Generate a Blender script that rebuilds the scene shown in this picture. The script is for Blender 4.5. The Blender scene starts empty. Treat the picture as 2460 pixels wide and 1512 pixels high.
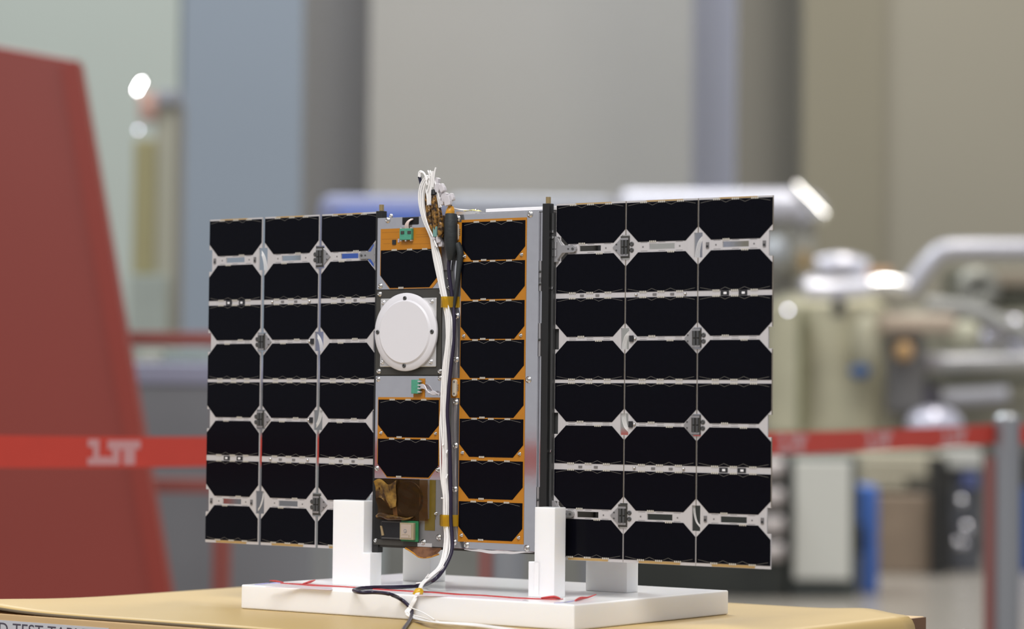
import bpy, bmesh, math, random
from mathutils import Vector, Matrix, geometry
random.seed(7)
C = bpy.context.scene.collection
SC = bpy.context.scene
W, H = 2460, 1512
# ------------------------------------------------------------------ camera
F = 6461.5; PITCH = 0.036714; ROLL = 0.010584; CAMZ = 1.05
cd = bpy.data.cameras.new('camera'); cam = bpy.data.objects.new('camera', cd); C.objects.link(cam)
cd.sensor_width = 36.0; cd.lens = F / W * 36.0
cam.matrix_world = Matrix.Translation((0, 0, CAMZ)) @ Matrix.Rotation(math.pi/2 + PITCH, 4, 'X') @ Matrix.Rotation(ROLL, 4, 'Z')
cd.clip_start = 0.05; cd.clip_end = 200
cd.dof.use_dof = True; cd.dof.focus_distance = 2.80; cd.dof.aperture_fstop = 4.1
SC.camera = cam
# ------------------------------------------------------------------ world, lights, exposure
wd = bpy.data.worlds.new('world'); SC.world = wd; wd.use_nodes = True
bg = wd.node_tree.nodes['Background']; bg.inputs[0].default_value = (0.92, 0.94, 1.0, 1); bg.inputs[1].default_value = 0.50
def area(name, loc, rot, sx, sy, power, col=(1, 1, 1)):
    l = bpy.data.lights.new(name, 'AREA'); l.shape = 'RECTANGLE'; l.size = sx; l.size_y = sy; l.energy = power; l.color = col
    o = bpy.data.objects.new(name, l); C.objects.link(o); o.location = loc; o.rotation_euler = rot; return o
area('hall_light', (-1.0, -0.3, 5.0), (math.radians(38), 0, 0), 4.0, 3.0, 270, (1.0, 0.99, 0.98))
area('hall_light', (-3.5, 14, 12.5), (0, 0, 0), 2.0, 14.0, 1500, (0.95, 1.0, 1.0))
area('hall_light', (4.5, 15, 12.5), (0, 0, 0), 2.0, 14.0, 1500, (1.0, 0.95, 0.86))
area('hall_light', (0.5, 24, 12.5), (0, 0, 0), 8.0, 1.6, 900, (0.95, 0.97, 1.0))
SC.view_settings.view_transform = 'Standard'; SC.view_settings.look = 'None'
SC.view_settings.gamma = 1.0; SC.view_settings.use_curve_mapping = False; SC.view_settings.exposure = 0.0

# ------------------------------------------------------------------ measured frames
TH = 0.6187
O = Vector((-0.14732, 2.88307, CAMZ - 0.15025))      # outer front foot of the left rail
EU = Vector((math.cos(TH), -math.sin(TH), 0)); EV = Vector((math.sin(TH), math.cos(TH), 0)); EW = Vector((0, 0, 1))
def ray(px, py):
    a, b = px - W/2, py - H/2; c, s = math.cos(ROLL), math.sin(ROLL)
    x = a*c + b*s; y = -a*s + b*c; up = -y/F; cp, sp = math.cos(PITCH), math.sin(PITCH)
    return Vector((x/F, cp - up*sp, sp + up*cp))
def at(px, py, Y):                                   # point of the hall at distance Y
    r = ray(px, py); return Vector((0, 0, CAMZ)) + r*(Y/r.y)
def toloc(P):
    d = P - O; return Vector((d.dot(EU), d.dot(EV), d.z))*1000
def onv(px, py, v):                                  # millimetres (u,v,w) on a plane parallel to the front face
    r = ray(px, py); c = Vector((0, 0, CAMZ)); t = (O + EV*(v/1000) - c).dot(EV)/r.dot(EV); return toloc(c + r*t)
def onw(px, py, w):                                  # millimetres on a level plane
    r = ray(px, py); c = Vector((0, 0, CAMZ)); t = (O.z + w/1000 - CAMZ)/r.z; return toloc(c + r*t)

# ------------------------------------------------------------------ materials
MATS = {}
def mat(name, col, rough=0.5, metal=0.0, var=0.0, scale=40.0, bump=0.0, ior=1.45, emit=0.0, trans=0.0, sss=0.0, stretch=None, spec=0.5, coat=0.0):
    if name in MATS: return MATS[name]
    m = bpy.data.materials.new(name); m.use_nodes = True; nt = m.node_tree; b = nt.nodes['Principled BSDF']
    b.inputs['Base Color'].default_value = (*col, 1); b.inputs['Roughness'].default_value = rough
    b.inputs['Metallic'].default_value = metal; b.inputs['IOR'].default_value = ior
    b.inputs['Specular IOR Level'].default_value = spec; b.inputs['Coat Weight'].default_value = coat
    if emit: b.inputs['Emission Color'].default_value = (*col, 1); b.inputs['Emission Strength'].default_value = emit
    if sss:
        b.inputs['Subsurface Weight'].default_value = sss; b.inputs['Subsurface Radius'].default_value = (1, .9, .75); b.inputs['Subsurface Scale'].default_value = 0.012
    if trans: b.inputs['Transmission Weight'].default_value = trans
    if var or bump:
        tc = nt.nodes.new('ShaderNodeTexCoord'); mp = nt.nodes.new('ShaderNodeMapping'); no = nt.nodes.new('ShaderNodeTexNoise')
        if stretch: mp.inputs['Scale'].default_value = stretch
        no.inputs['Scale'].default_value = scale; no.inputs['Detail'].default_value = 5
        nt.links.new(tc.outputs['Object'], mp.inputs[0]); nt.links.new(mp.outputs[0], no.inputs[0])
        if var:
            mx = nt.nodes.new('ShaderNodeMix'); mx.data_type = 'RGBA'
            mx.inputs[6].default_value = (*[max(0, c*(1-var)) for c in col], 1); mx.inputs[7].default_value = (*[min(1, c*(1+var)) for c in col], 1)
            nt.links.new(no.outputs[0], mx.inputs[0]); nt.links.new(mx.outputs[2], b.inputs['Base Color'])
        if bump:
            bp = nt.nodes.new('ShaderNodeBump'); bp.inputs['Strength'].default_value = bump; bp.inputs['Distance'].default_value = 0.002
            nt.links.new(no.outputs[0], bp.inputs['Height']); nt.links.new(bp.outputs[0], b.inputs['Normal'])
    MATS[name] = m; return m
def film(name, tint, gloss, rough=0.12, fac=0.45):   # thin tinted see-through film
    m = bpy.data.materials.new(name); m.use_nodes = True; nt = m.node_tree; nt.nodes.clear()
    o = nt.nodes.new('ShaderNodeOutputMaterial'); t = nt.nodes.new('ShaderNodeBsdfTransparent'); t.inputs[0].default_value = (*tint, 1)
    p = nt.nodes.new('ShaderNodeBsdfPrincipled'); p.inputs['Base Color'].default_value = (*gloss, 1); p.inputs['Roughness'].default_value = rough
    p.inputs['Metallic'].default_value = 0.35
    x = nt.nodes.new('ShaderNodeMixShader'); x.inputs[0].default_value = fac
    nt.links.new(t.outputs[0], x.inputs[1]); nt.links.new(p.outputs[0], x.inputs[2]); nt.links.new(x.outputs[0], o.inputs[0]); return m

CELL = mat('cell_black', (0.0018, 0.0018, 0.004), 0.2, ior=1.2, var=.3, scale=300)
SILV = mat('silver_line', (0.21, 0.195, 0.17), 0.5, 0.3)
TAB = mat('tab_pale', (0.62, 0.58, 0.5), 0.4, 0.3)
PCB = mat('pcb_white', (0.50, 0.475, 0.475), 0.42, var=.06, scale=500, stretch=(1, 1, .05))
TAN = mat('pcb_tan', (0.42, 0.27, 0.10), 0.5)
EDGE = mat('pcb_edge', (0.33, 0.28, 0.22), 0.6)
CHIP = mat('chip_black', (0.02, 0.02, 0.022), 0.4)
CHIPG = mat('chip_grey', (0.16, 0.15, 0.15), 0.4)
ALU = mat('aluminium', (0.62, 0.61, 0.63), 0.085, 0.9, var=.06, scale=90, bump=.008)
ALUB = mat('aluminium_bright', (0.72, 0.71, 0.71), 0.3, 0.7)
ALUG = mat('hinge_metal', (0.42, 0.41, 0.41), 0.35, 0.75)
STEEL = mat('steel', (0.62, 0.60, 0.58), 0.2, 1.0)
DARK = mat('black_anodised', (0.013, 0.013, 0.013), 0.42)
DARK2 = mat('dark_grey_plate', (0.06, 0.057, 0.05), 0.5, .3)
GREYF = mat('dark_grey_frame', (0.09, 0.09, 0.09), 0.45, .5)
BLK = mat('deep_black', (0.004, 0.004, 0.004), 0.6)
ORANGE = mat('polyimide_flex', (0.44, 0.17, 0.010), 0.38, var=.08, scale=60)
GOLD = mat('gold_pin', (0.45, 0.33, 0.16), 0.3, 0.8)
WHITE = mat('white_paint', (0.8, 0.78, 0.79), 0.35)
POM = mat('white_plastic', (0.93, 0.925, 0.925), 0.2, sss=.35)
GREEN = mat('connector_green', (0.07, 0.29, 0.19), 0.5, var=.2, scale=400)
GBOARD = mat('board_green', (0.02, 0.16, 0.06), 0.4, var=.2, scale=300)
CERAM = mat('ceramic_patch', (0.42, 0.34, 0.28), 0.5)
CERAM2 = mat('ceramic_rim', (0.33, 0.27, 0.17), 0.5)
WIRE = mat('wire_white', (0.84, 0.82, 0.8), 0.35)
WIREK = mat('wire_black', (0.02, 0.014, 0.035), 0.35)
NAVY = mat('heat_shrink', (0.012, 0.013, 0.035), 0.45)
SLEEVE = mat('sleeve_black', (0.022, 0.025, 0.026), 0.55, var=.2, bump=.2, scale=200)

KTAPE = mat('polyimide_tape_yellow', (0.62, 0.36, 0.01), 0.25, var=.25, scale=200)
KOLIVE = mat('polyimide_tape_olive', (0.13, 0.09, 0.012), 0.3, var=.2, scale=150)
NYLON = mat('nylon_plug', (0.72, 0.68, 0.7), 0.4, trans=.25)
FOIL = film('polyimide_film', (0.55, 0.36, 0.20), (0.10, 0.05, 0.015), 0.09, 0.3)
def mottle(name, a, b, rough, metal, scale, lo=.4, hi=.6, bump=.5):
    m = mat(name, a, rough, metal, var=.5, scale=scale, bump=bump); nt = m.node_tree
    mx = [n for n in nt.nodes if n.bl_idname == 'ShaderNodeMix'][0]; no = [n for n in nt.nodes if n.bl_idname == 'ShaderNodeTexNoise'][0]
    rp = nt.nodes.new('ShaderNodeValToRGB'); rp.color_ramp.elements[0].position = lo; rp.color_ramp.elements[1].position = hi
    mx.inputs[6].default_value = (*a, 1); mx.inputs[7].default_value = (*b, 1)
    nt.links.new(no.outputs[0], rp.inputs[0]); nt.links.new(rp.outputs[0], mx.inputs[0]); return m
FOILO = mottle('polyimide_fold', (.06, .03, .012), (.36, .20, .04), 0.15, 0.4, 70)
BROWN = mottle('polyimide_wrap', (.025, .013, .006), (.30, .15, .03), 0.2, 0.2, 230, .4, .62, .6)
FOILC = mottle('polyimide_curl', (.035, .012, .008), (.22, .10, .05), 0.12, 0.3, 45)
CLEAR = film('clear_film', (0.97, 0.97, 0.97), (0.8, 0.8, 0.8), 0.1, 0.12)
PLATEB = mat('belt_red', (0.58, 0.05, 0.03), 0.42, var=.06, scale=20)
LOGO = mat('belt_print', (0.60, 0.30, 0.30), 0.5)
MATT = mat('mat_tan', (0.49, 0.335, 0.12), 0.42, var=.07, scale=9, bump=.05)
MATE = mat('mat_edge', (0.17, 0.13, 0.08), 0.7)
WOOD = mat('table_board', (0.56, 0.38, 0.19), 0.55, var=.15, scale=14, stretch=(1, 8, 20))
WOODD = mat('table_end', (0.17, 0.085, 0.04), 0.6, var=.2, scale=30)

# ------------------------------------------------------------------ mesh builder
class MB:
    def __init__(s, T=None): s.v = []; s.f = []; s.m = []; s.T = T or (lambda p: p); s.sm = []
    def add(s, vs, fs, m=0, smooth=False):
        n = len(s.v); s.v += [s.T(Vector(p)) for p in vs]
        for f in fs: s.f.append([n+i for i in f]); s.m.append(m); s.sm.append(smooth)
    def box(s, a, b, m=0):
        (x0, y0, z0), (x1, y1, z1) = a, b
        s.add([(x0,y0,z0),(x1,y0,z0),(x1,y1,z0),(x0,y1,z0),(x0,y0,z1),(x1,y0,z1),(x1,y1,z1),(x0,y1,z1)],
              [(0,3,2,1),(4,5,6,7),(0,1,5,4),(1,2,6,5),(2,3,7,6),(3,0,4,7)], m)
    def plate(s, poly, y0, y1, m=0, holes=(), back=True):   # polygon in x-z, extruded along y
        loops = [poly] + list(holes); pts = [p for l in loops for p in l]; n = len(pts)
        tr = geometry.tessellate_polygon([[Vector((p[0], p[1], 0)) for p in l] for l in loops])
        vs = [(p[0], y0, p[1]) for p in pts] + [(p[0], y1, p[1]) for p in pts]; fs = []
        for t in tr:
            fs.append(tuple(t))
            if back: fs.append(tuple(i+n for i in t))
        k = 0
        for l in loops:
            for i in range(len(l)):
                j = (i+1) % len(l); fs.append((k+i, k+j, k+j+n, k+i+n))
            k += len(l)
        s.add(vs, fs, m)
    def cyl(s, c, r, y0, y1, m=0, n=16, axis='y', r2=None, smooth=True):
        r2 = r if r2 is None else r2; ring = []
        for k, (yy, rr) in enumerate(((y0, r), (y1, r2))):
            for i in range(n):
                a = 2*math.pi*i/n; q = (rr*math.cos(a), rr*math.sin(a))
                if axis == 'y': ring.append((c[0]+q[0], yy, c[1]+q[1]))
                elif axis == 'z': ring.append((c[0]+q[0], c[1]+q[1], yy))
                else: ring.append((yy, c[0]+q[0], c[1]+q[1]))
        s.add(ring, [(i, (i+1) % n, (i+1) % n+n, i+n) for i in range(n)], m, smooth)
        s.add(ring, [tuple(range(n)), tuple(range(n, 2*n))], m)
    def lathe(s, c, prof, m=0, n=32):                        # rings about the y axis: prof = [(r, y)]
        vs = []; fs = []
        for r, y in prof:
            for i in range(n):
                a = 2*math.pi*i/n; vs.append((c[0]+r*math.cos(a), y, c[1]+r*math.sin(a)))
        for k in range(len(prof)-1):
            for i in range(n): fs.append((k*n+i, k*n+(i+1) % n, (k+1)*n+(i+1) % n, (k+1)*n+i))
        s.add(vs, fs, m, True); s.add(vs[-n:], [tuple(range(n))], m); s.add(vs[:n], [tuple(range(n))], m)
    def tube(s, pts, r, m=0, n=8, sub=4, rs=None, flat=None):
        P = [Vector(p) for p in pts]
        if sub > 1 and len(P) > 2:
            Q = []; R = []
            for i in range(len(P)-1):
                a, b, c, d = P[max(0, i-1)], P[i], P[i+1], P[min(len(P)-1, i+2)]
                for k in range(sub):
                    t = k/sub; Q.append(0.5*((2*b) + (c-a)*t + (2*a-5*b+4*c-d)*t*t + (3*b-a-3*c+d)*t**3))
                    if rs: R.append(rs[i]*(1-t)+rs[i+1]*t)
            Q.append(P[-1]); P = Q
            if rs: R.append(rs[-1]); rs = R
        vs = []; fs = []; up = Vector((0.13, 0.97, 0.2)).normalized()
        for i, p in enumerate(P):
            t = (P[min(i+1, len(P)-1)] - P[max(0, i-1)]).normalized()
            x = t.cross(up)
            if x.length < 1e-3: x = t.cross(Vector((1, 0, 0)))
            x.normalize(); y = x.cross(t); rr = rs[i] if rs else r
            for k in range(n):
                a = 2*math.pi*k/n; vs.append(p + x*rr*math.cos(a) + y*rr*math.sin(a)*(flat or 1))
        for i in range(len(P)-1):
            for k in range(n): fs.append((i*n+k, i*n+(k+1) % n, (i+1)*n+(k+1) % n, (i+1)*n+k))
        s.add(vs, fs, m, True); s.add(vs[:n], [tuple(range(n))], m); s.add(vs[-n:], [tuple(range(n))], m)
    def grid(s, fn, nu, nv, m=0, smooth=True):
        s.add([fn(i/nu, j/nv) for j in range(nv+1) for i in range(nu+1)],
              [(j*(nu+1)+i, j*(nu+1)+i+1, (j+1)*(nu+1)+i+1, (j+1)*(nu+1)+i) for j in range(nv) for i in range(nu)], m, smooth)
    def build(s, name, mats, parent=None, sc=0.001, bevel=0, seg=2):
        me = bpy.data.meshes.new(name); me.from_pydata([v*sc for v in s.v], [], s.f)
        if not isinstance(mats, (list, tuple)): mats = [mats]
        for m in mats: me.materials.append(m)
        for i, p in enumerate(me.polygons): p.material_index = s.m[i]; p.use_smooth = s.sm[i]
        bm = bmesh.new(); bm.from_mesh(me); bmesh.ops.recalc_face_normals(bm, faces=bm.faces); bm.to_mesh(me); bm.free()
        o = bpy.data.objects.new(name, me); C.objects.link(o)
        if parent: o.parent = parent
        if bevel:
            b = o.modifiers.new('bevel', 'BEVEL'); b.width = bevel*sc; b.segments = seg; b.limit_method = 'ANGLE'; b.angle_limit = math.radians(40)
        return o
def tag(o, label, cat, group=None, kind=None):
    if label: o['label'] = label
    if cat: o['category'] = cat
    if group: o['group'] = group
    if kind: o['kind'] = kind
    return o
def thing(name, label, cat, loc=(0, 0, 0), rz=0.0, group=None):
    o = bpy.data.objects.new(name, None); C.objects.link(o); o.empty_display_size = .05
    o.location = loc; o.rotation_euler = (0, 0, rz); return tag(o, label, cat, group)
def lab(o, t): o['label'] = t; return o

# ------------------------------------------------------------------ the hall
def wbox(name, a, b, mt, parent=None, bevel=0.0, off=(0, 0, 0)):
    m = MB(); m.box([a[i]-off[i] for i in range(3)], [b[i]-off[i] for i in range(3)]); return m.build(name, mt, parent, 1.0, bevel)
def X(px, Y): return at(px, 975, Y).x
def Z(py, Y, px=1230): return at(px, py, Y).z
def structure(o): o['kind'] = 'structure'; return o
FLOORM = mat('floor_epoxy', (0.29, 0.265, 0.235), 0.22, var=.1, scale=1.2)
structure(wbox('floor', (-14, -6, -0.1), (14, 31, 0), FLOORM))
YB = 30.0
structure(wbox('wall_back', (-14, YB, 0), (14, YB+.3, 13), mat('wall_warm_grey', (0.66, 0.64, 0.58), 0.7, var=.04, scale=.5)))
YL = 20.5
structure(wbox('wall_left', (-14, YL, 0), (X(418, YL), YL+.4, 13), mat('wall_pale_green', (0.37, 0.405, 0.375), 0.7, var=.04, scale=.5)))
# steel columns standing in front of the back wall
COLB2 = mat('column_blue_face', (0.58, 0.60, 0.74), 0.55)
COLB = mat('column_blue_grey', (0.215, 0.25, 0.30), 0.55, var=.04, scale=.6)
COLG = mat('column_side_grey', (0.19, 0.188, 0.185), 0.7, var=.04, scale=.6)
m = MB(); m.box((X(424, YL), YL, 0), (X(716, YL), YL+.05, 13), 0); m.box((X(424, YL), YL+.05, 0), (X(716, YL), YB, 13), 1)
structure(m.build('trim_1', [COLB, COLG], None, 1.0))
YR = 24.0
m = MB(); x0, x1 = X(1764, YR), X(1918, YR); m.box((x0, YR, 0), (x1, YR+.05, 13), 0); m.box((x0, YR+.05, 0), (x1, YB, 13), 1)
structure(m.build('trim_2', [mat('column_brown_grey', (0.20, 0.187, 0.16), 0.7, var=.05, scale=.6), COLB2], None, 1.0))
structure(wbox('wall_right', (X(1926, 23.2), 23.2, 0), (14, 23.6, 13), mat('wall_olive_beige', (0.275, 0.255, 0.205), 0.7, var=.05, scale=.5)))

structure(wbox('trim_3', (X(1926, 23.1), 23.1, 0), (X(2118, 23.1), 23.2, 13), mat('wall_olive', (0.225, 0.205, 0.152), 0.7, var=.05, scale=.5)))

# ------------------------------------------------------------------ satellite
sat = thing('cube_satellite', 'small box satellite with two black solar wings spread wide, standing on a white plastic stand', 'satellite', O, -TH)
def part(mb, name, mats, parent=sat, **k): return mb.build(name, mats, parent, **k)
# --- wings
YAWR, UR, VR = 0.000282*1, 229.55, 10.14
YAWL, UL, VL = 0.000335*1, -1.02, 8.0
YAWR = 0.0282; YAWL = 0.0335
Z0, HP = 1.41, 364.2
def TR(p): # p = (a, d, w)
    a, d, w = p; c, s = math.cos(YAWR), math.sin(YAWR); return Vector((UR + a*c - d*s, VR + a*s + d*c, Z0 + w))
def TL(p):
    a, d, w = p; c, s = math.cos(YAWL), math.sin(YAWL); return Vector((UL - a*c + d*s, VL + a*s + d*c, Z0 + w))
ROWS = [ # top, bottom, chamfered end
 (362.4, 322.6, 'b'), (312.0, 272.2, 't'), (266.7, 227.5, 'b'), (223.3, 184.0, 't'),
 (180.3, 141.0, 'b'), (137.0, 98.5, 't'), (92.0, 52.6, 'b'), (42.0, 3.3, 't')]
NOT = [(305.2, 330.0), (214.6, 235.8), (128.2, 150.0), (34.4, 59.6)]
def tabrow(mb, xs, w, up, m):
    for x in xs:
        for k in range(4): mb.box((x+k*2.1, -2.15, w-(.9 if up else 1.0)), (x+k*2.1+1.35, -1.5, w+(1.0 if up else .9)), m)
def zig(mb, pts, m, r=.13):
    for i in range(len(pts)-1):
        (x0, z0), (x1, z1) = pts[i], pts[i+1]; L = math.hypot(x1-x0, z1-z0); nx, nz = -(z1-z0)/L*r, (x1-x0)/L*r
        mb.add([(x0+nx, -2.03, z0+nz), (x1+nx, -2.03, z1+nz), (x1-nx, -2.03, z1-nz), (x0-nx, -2.03, z0-nz)], [(0, 1, 2, 3)], m)
def make_cell(T, x0, sx, top, bot, end, parent):
    mb = MB(T); a, b = x0+.45, x0+.45+82.6*sx; cx, cz = 13.8*sx, 13.4
    if end == 'b': poly = [(a, top), (b, top), (b, bot+cz), (b-cx, bot), (a+cx, bot), (a, bot+cz)]
    else: poly = [(a+cx, top), (b-cx, top), (b, top-cz), (b, bot), (a, bot), (a, top-cz)]
    mb.plate(poly, -2.0, -1.6, 0)
    g = lambda xs: [(x0+q*sx) for q in xs]
    if end == 'b': e, s1, far, s2 = top, -1, bot, 1
    else: e, s1, far, s2 = bot, 1, top, -1
    xs = g([2.3, 16.6, 24.8, 30.6, 37.6, 45.6, 52.4, 59.4, 67.4, 80.5])
    zs = [s1*3.0, s1*.6, s1*.6, s1*3.2, s1*.6, s1*.6, s1*3.2, s1*.6, s1*.6, s1*3.0]
    for seg in ((0, 1), (2, 3, 4), (5, 6, 7), (8, 9)): zig(mb, [(xs[i], e+zs[i]) for i in seg], 1)
    tabrow(mb, [xs[1], xs[4], xs[7]], e, s1 < 0, 2)
    tabrow(mb, [g([27.5])[0]] if end == 'b' else [g([48.6])[0]], far, s2 < 0, 2)
    return mb.build('solar_cell', [CELL, SILV, TAB], parent)
def rivet(mb, x, w, r, y, m=0):
    mb.cyl((x, w), r, y, y+1.2, m, 14); 
def make_wing(side):
    T = TR if side == 'R' else TL
    pw, gap, st = (83.3, .75, [0, 84.05, 168.1]) if side == 'R' else (80.3, 4.1, [1.0, 85.2, 169.7])
    sx = pw/83.3; hinges = []
    for ci, x0 in enumerate(st):
        mb = MB(T); x1 = x0+pw; n = 4.4
        out = [(x0, 0)]
        for lo, hi in reversed(NOT): out += [(x0, lo), (x0+n, lo), (x0+n, hi), (x0, hi)]
        out += [(x0, HP), (x1, HP)]
        for lo, hi in NOT: out += [(x1, hi), (x1-n, hi), (x1-n, lo), (x1, lo)]
        out += [(x1, 0)]
        holes = []
        for wc0, wc1 in ((314.8, 320.4), (43.8, 49.8)):
            s0, s1 = (28.2, 54) if ci == 0 else (27.2, 56.6)
            holes.append([(x0+s0*sx, wc0), (x0+s1*sx, wc0), (x0+s1*sx, wc1), (x0+s0*sx, wc1)])
        if ci == 0:
            for c in (317.4, 46.8):
                for q in (1, -1):
                    holes.append([(x0+5.2, c+q*12.5), (x0+7.2, c+q*12.4), (x0+14.6, c+q*4.9), (x0+14.4, c+q*2.6), (x0+11, c+q*3.0), (x0+5.4, c+q*8.5)])
        mb.plate(out, -1.6, 0, 0, holes)
        # tan edge strips along top and bottom, thin dashes along the narrow bridges
        mb.box((x0+23*sx, -1.72, HP-1.5), (x0+66*sx, -1.6, HP-.1), 1); mb.box((x0+18*sx, -1.72, .3), (x0+66*sx, -1.6, 2.9), 1)
        mb.box((x1-.35, -1.66, 330), (x1, .05, HP), 2); mb.box((x1-.35, -1.66, 236), (x1, .05, 305), 2); mb.box((x1-.35, -1.66, 150), (x1, .05, 214), 2); mb.box((x1-.35, -1.66, 60), (x1, .05, 128), 2)
        for wc in (321.8, 313.2, 226.4, 224.4, 140.0, 138.0, 51.4, 42.9):
            for xa, xb in ((17, 25), (38, 46), (58, 66)):
                mb.box((x0+xa*sx, -1.68, wc-.22), (x0+xb*sx, -1.6, wc+.22), 3)
        pn = mb.build('solar_panel', [PCB, TAN, EDGE, CHIPG], sat)
        for top, bot, e in ROWS: make_cell(T, x0, sx, top, bot, e, pn)
        def piece(name, mt, fn):
            q = MB(T); fn(q); return q.build(name, mt, pn)
        if ci == 2:
            for w in (317.2, 46.8):
                for xx in (8.8, 72.5): piece('connector_chip', [CHIP, CHIPG, CHIPG], lambda q: (q.box((x0+xx*sx, -2.6, w-2.9), (x0+(xx+3.2)*sx, -1.6, w+2.9), 1), q.box((x0+(xx+.4)*sx, -2.7, w-2.2), (x0+(xx+2.8)*sx, -2.6, w-.2), 0)))
        for w in (269.5, 95.2):
            if ci == 2:
                for xx in (25.4, 45.8): piece('sensor_cutout', [CHIP, WHITE], lambda q: (q.box((x0+xx*sx, -1.9, w-2.4), (x0+(xx+9.6)*sx, -1.6, w+2.4), 0), q.box((x0+(xx+3.6)*sx, -2.2, w-1.1), (x0+(xx+7)*sx, -1.9, w+1.1), 1)))
            else:
                for xx in ((31.8, 52.2) if ci else (29.8, 48.4)): piece('chip', CHIPG, lambda q: q.box((x0+xx*sx, -2.2, w-1.1), (x0+(xx+4.3)*sx, -1.6, w+1.1)))
        for w in (317.4, 46.8):
            for xx in ((19.8, 62.5) if ci else (60,)): piece('mounting_hole', CHIPG, lambda q: q.cyl((x0+xx*sx, w), .9, -1.8, -1.6, 0, 10))
        if ci == 1:
            for w in (225.2, 139): piece('chip', CHIP, lambda q: q.box((x0+5.4*sx, -3.2, w-3.1), (x0+9.9*sx, -1.6, w+3.1)))
        if ci == 1:
            for xx, w in ((12.6, 269.5), (69.6, 269.5), (12.2, 95.4), (69.2, 95.4), (11.8, 225.2), (11.8, 139)):
                mb = MB(T); mb.lathe((x0+xx*sx, w), [(1.7, -1.6), (1.6, -2.6), (1.1, -3.4), (.4, -3.75)], 0, 14); mb.build('sun_sensor', STEEL, pn)
        pn['ci'] = ci; hinges.append(pn)
        del pn['ci']
    def hinge(xc, lo, hi, big):
        mb = MB(T); c = (lo+hi)/2
        y = -2.6
        if big: mb.plate([(xc-15.2, c), (xc-5, c+9.5), (xc-5, c-9.5)], y, -1.6, 0)
        else: mb.plate([(xc-14.6, c), (xc-5, c+9.6), (xc-5, c-9.6)], y, -1.6, 0)
        mb.box((xc-5.2, -3.4, lo+1.2), (xc+4.6, -1.5, hi-1.2), 1)
        for k in (-1, 1):
            mb.cyl((xc+k*2.0-.3, -4.0), 1.5, c-7.2, c-.6, 2, 12, 'z'); mb.cyl((xc+k*2.0-.3, -4.0), 1.5, c+.6, c+7.2, 2, 12, 'z')
        mb.box((xc-4.6, -4.4, c+7.2), (xc+4.2, -3.2, c+9.2), 0); mb.box((xc-4.6, -4.4, c-9.2), (xc+4.2, -3.2, c-7.2), 0)
        for k in (-3, 3): mb.cyl((xc-10.6, c+k*1.0), .9, -3.0, -2.5, 2, 10)
        return mb.build('hinge', [ALUG, DARK2, GREYF], sat)
    def rivets(xc, c):
        for k in (-3.05, 3.05):
            mb = MB(T); mb.lathe((xc+7.2, c+k), [(2.35, -1.6), (2.35, -2.2), (1.6, -2.6), (.9, -2.2)], 0, 16); mb.build('rivet', [GREYF], sat)
    g1 = st[1]-gap/2; g2 = st[2]-gap/2
    for xc, (lo, hi), b in ((g1, NOT[0], 1), (g1, NOT[3], 1), (g2, NOT[1], 0), (g2, NOT[2], 0)):
        hinge(xc, lo, hi, b); rivets(xc, (lo+hi)/2)
    # fine wires bridging the open windows
    for xc, (lo, hi), nw in ((g1, NOT[1], 4), (g1, NOT[2], 4), (g2, NOT[0], 4), (g2, NOT[3], 2)):
        for k in range(nw):
            mb = MB(T); o = k*1.5; q = 1 if (lo+hi)/2 in ((214.6+235.8)/2, (305.2+330)/2) else -1
            c = (lo+hi)/2; h = (hi-lo)/2
            mb.tube([(xc-4.6+o, .8, c-q*(h+.5)), (xc-3.4+o*.9, .4, c-q*h*.35), (xc-.6+o*.8, 0, c+q*h*.3), (xc+4.4, .6, c+q*(h*.75-k*1.6))], .32, 0, 6)
            mb.build('jumper_wire', WIRE, sat)
    # root brackets that carry the wing
    for c in (317.4, 46.8):
        mb = MB(T)
        arm = [(2.6, c+13), (8.6, c+4.0), (22.6, c+3.8), (25, c+2.4), (25.8, c), (25, c-2.4), (22.6, c-3.8), (8.8, c-4.0), (2.6, c-11.5)]
        mb.plate(arm, -4.2, -1.6, 0); mb.cyl((16.3, c), 1.0, -4.5, -4.1, 1, 10); mb.cyl((21.6, c), 1.4, -4.7, -4.1, 1, 12)
        mb.build('hinge_arm', [ALUG, GREYF], sat, bevel=.3)
        mb = MB(T); mb.box((-3.8, -4.6, c-13.2), (3.4, -1.2, c+13.2), 0)
        for k in (-4, 4): mb.cyl((-1.4, -5.2), 1.3, c+k-3.4, c+k+3.4, 1, 12, 'z'); mb.cyl((1.6, -5.2), 1.3, c+k-3.4, c+k+3.4, 0, 12, 'z')
        mb.build('root_hinge', [ALUG, GREYF], sat, bevel=.3)
make_wing('R'); make_wing('L')

# --- body structure
mb = MB(); mb.box((3, 2, 6), (223.3, 98, 358)); lab(part(mb, 'body_core', DARK2), 'dark metal inner box')
for (u, v, w1) in ((0, 0, 366), (217.8, 0, 366), (0, 91.5, 366), (217.8, 91.5, 366)):
    mb = MB(); mb.box((u, v, 0), (u+8.5, v+8.5, w1)); r = part(mb, 'rail', DARK, bevel=.5)
    mb = MB(); mb.cyl((u+4.3, v+4.3), 2.6, w1, w1+6.8, 0, 20, 'z'); part(mb, 'plunger', GOLD, r)
def screw(u, w, v, r=2.6, parent=sat, mt=STEEL, name='screw'):
    mb = MB(); mb.lathe((u, w), [(r*1.25, v), (r*1.25, v-.5), (r, v-.6), (r*.95, v-1.4), (r*.7, v-2.0), (r*.42, v-2.15), (r*.38, v-1.2)], 0, 18); return mb.build(name, mt, parent)
for w in (12.6,): screw(5.6, w, 0, 2.0, mt=ALUB)
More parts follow.
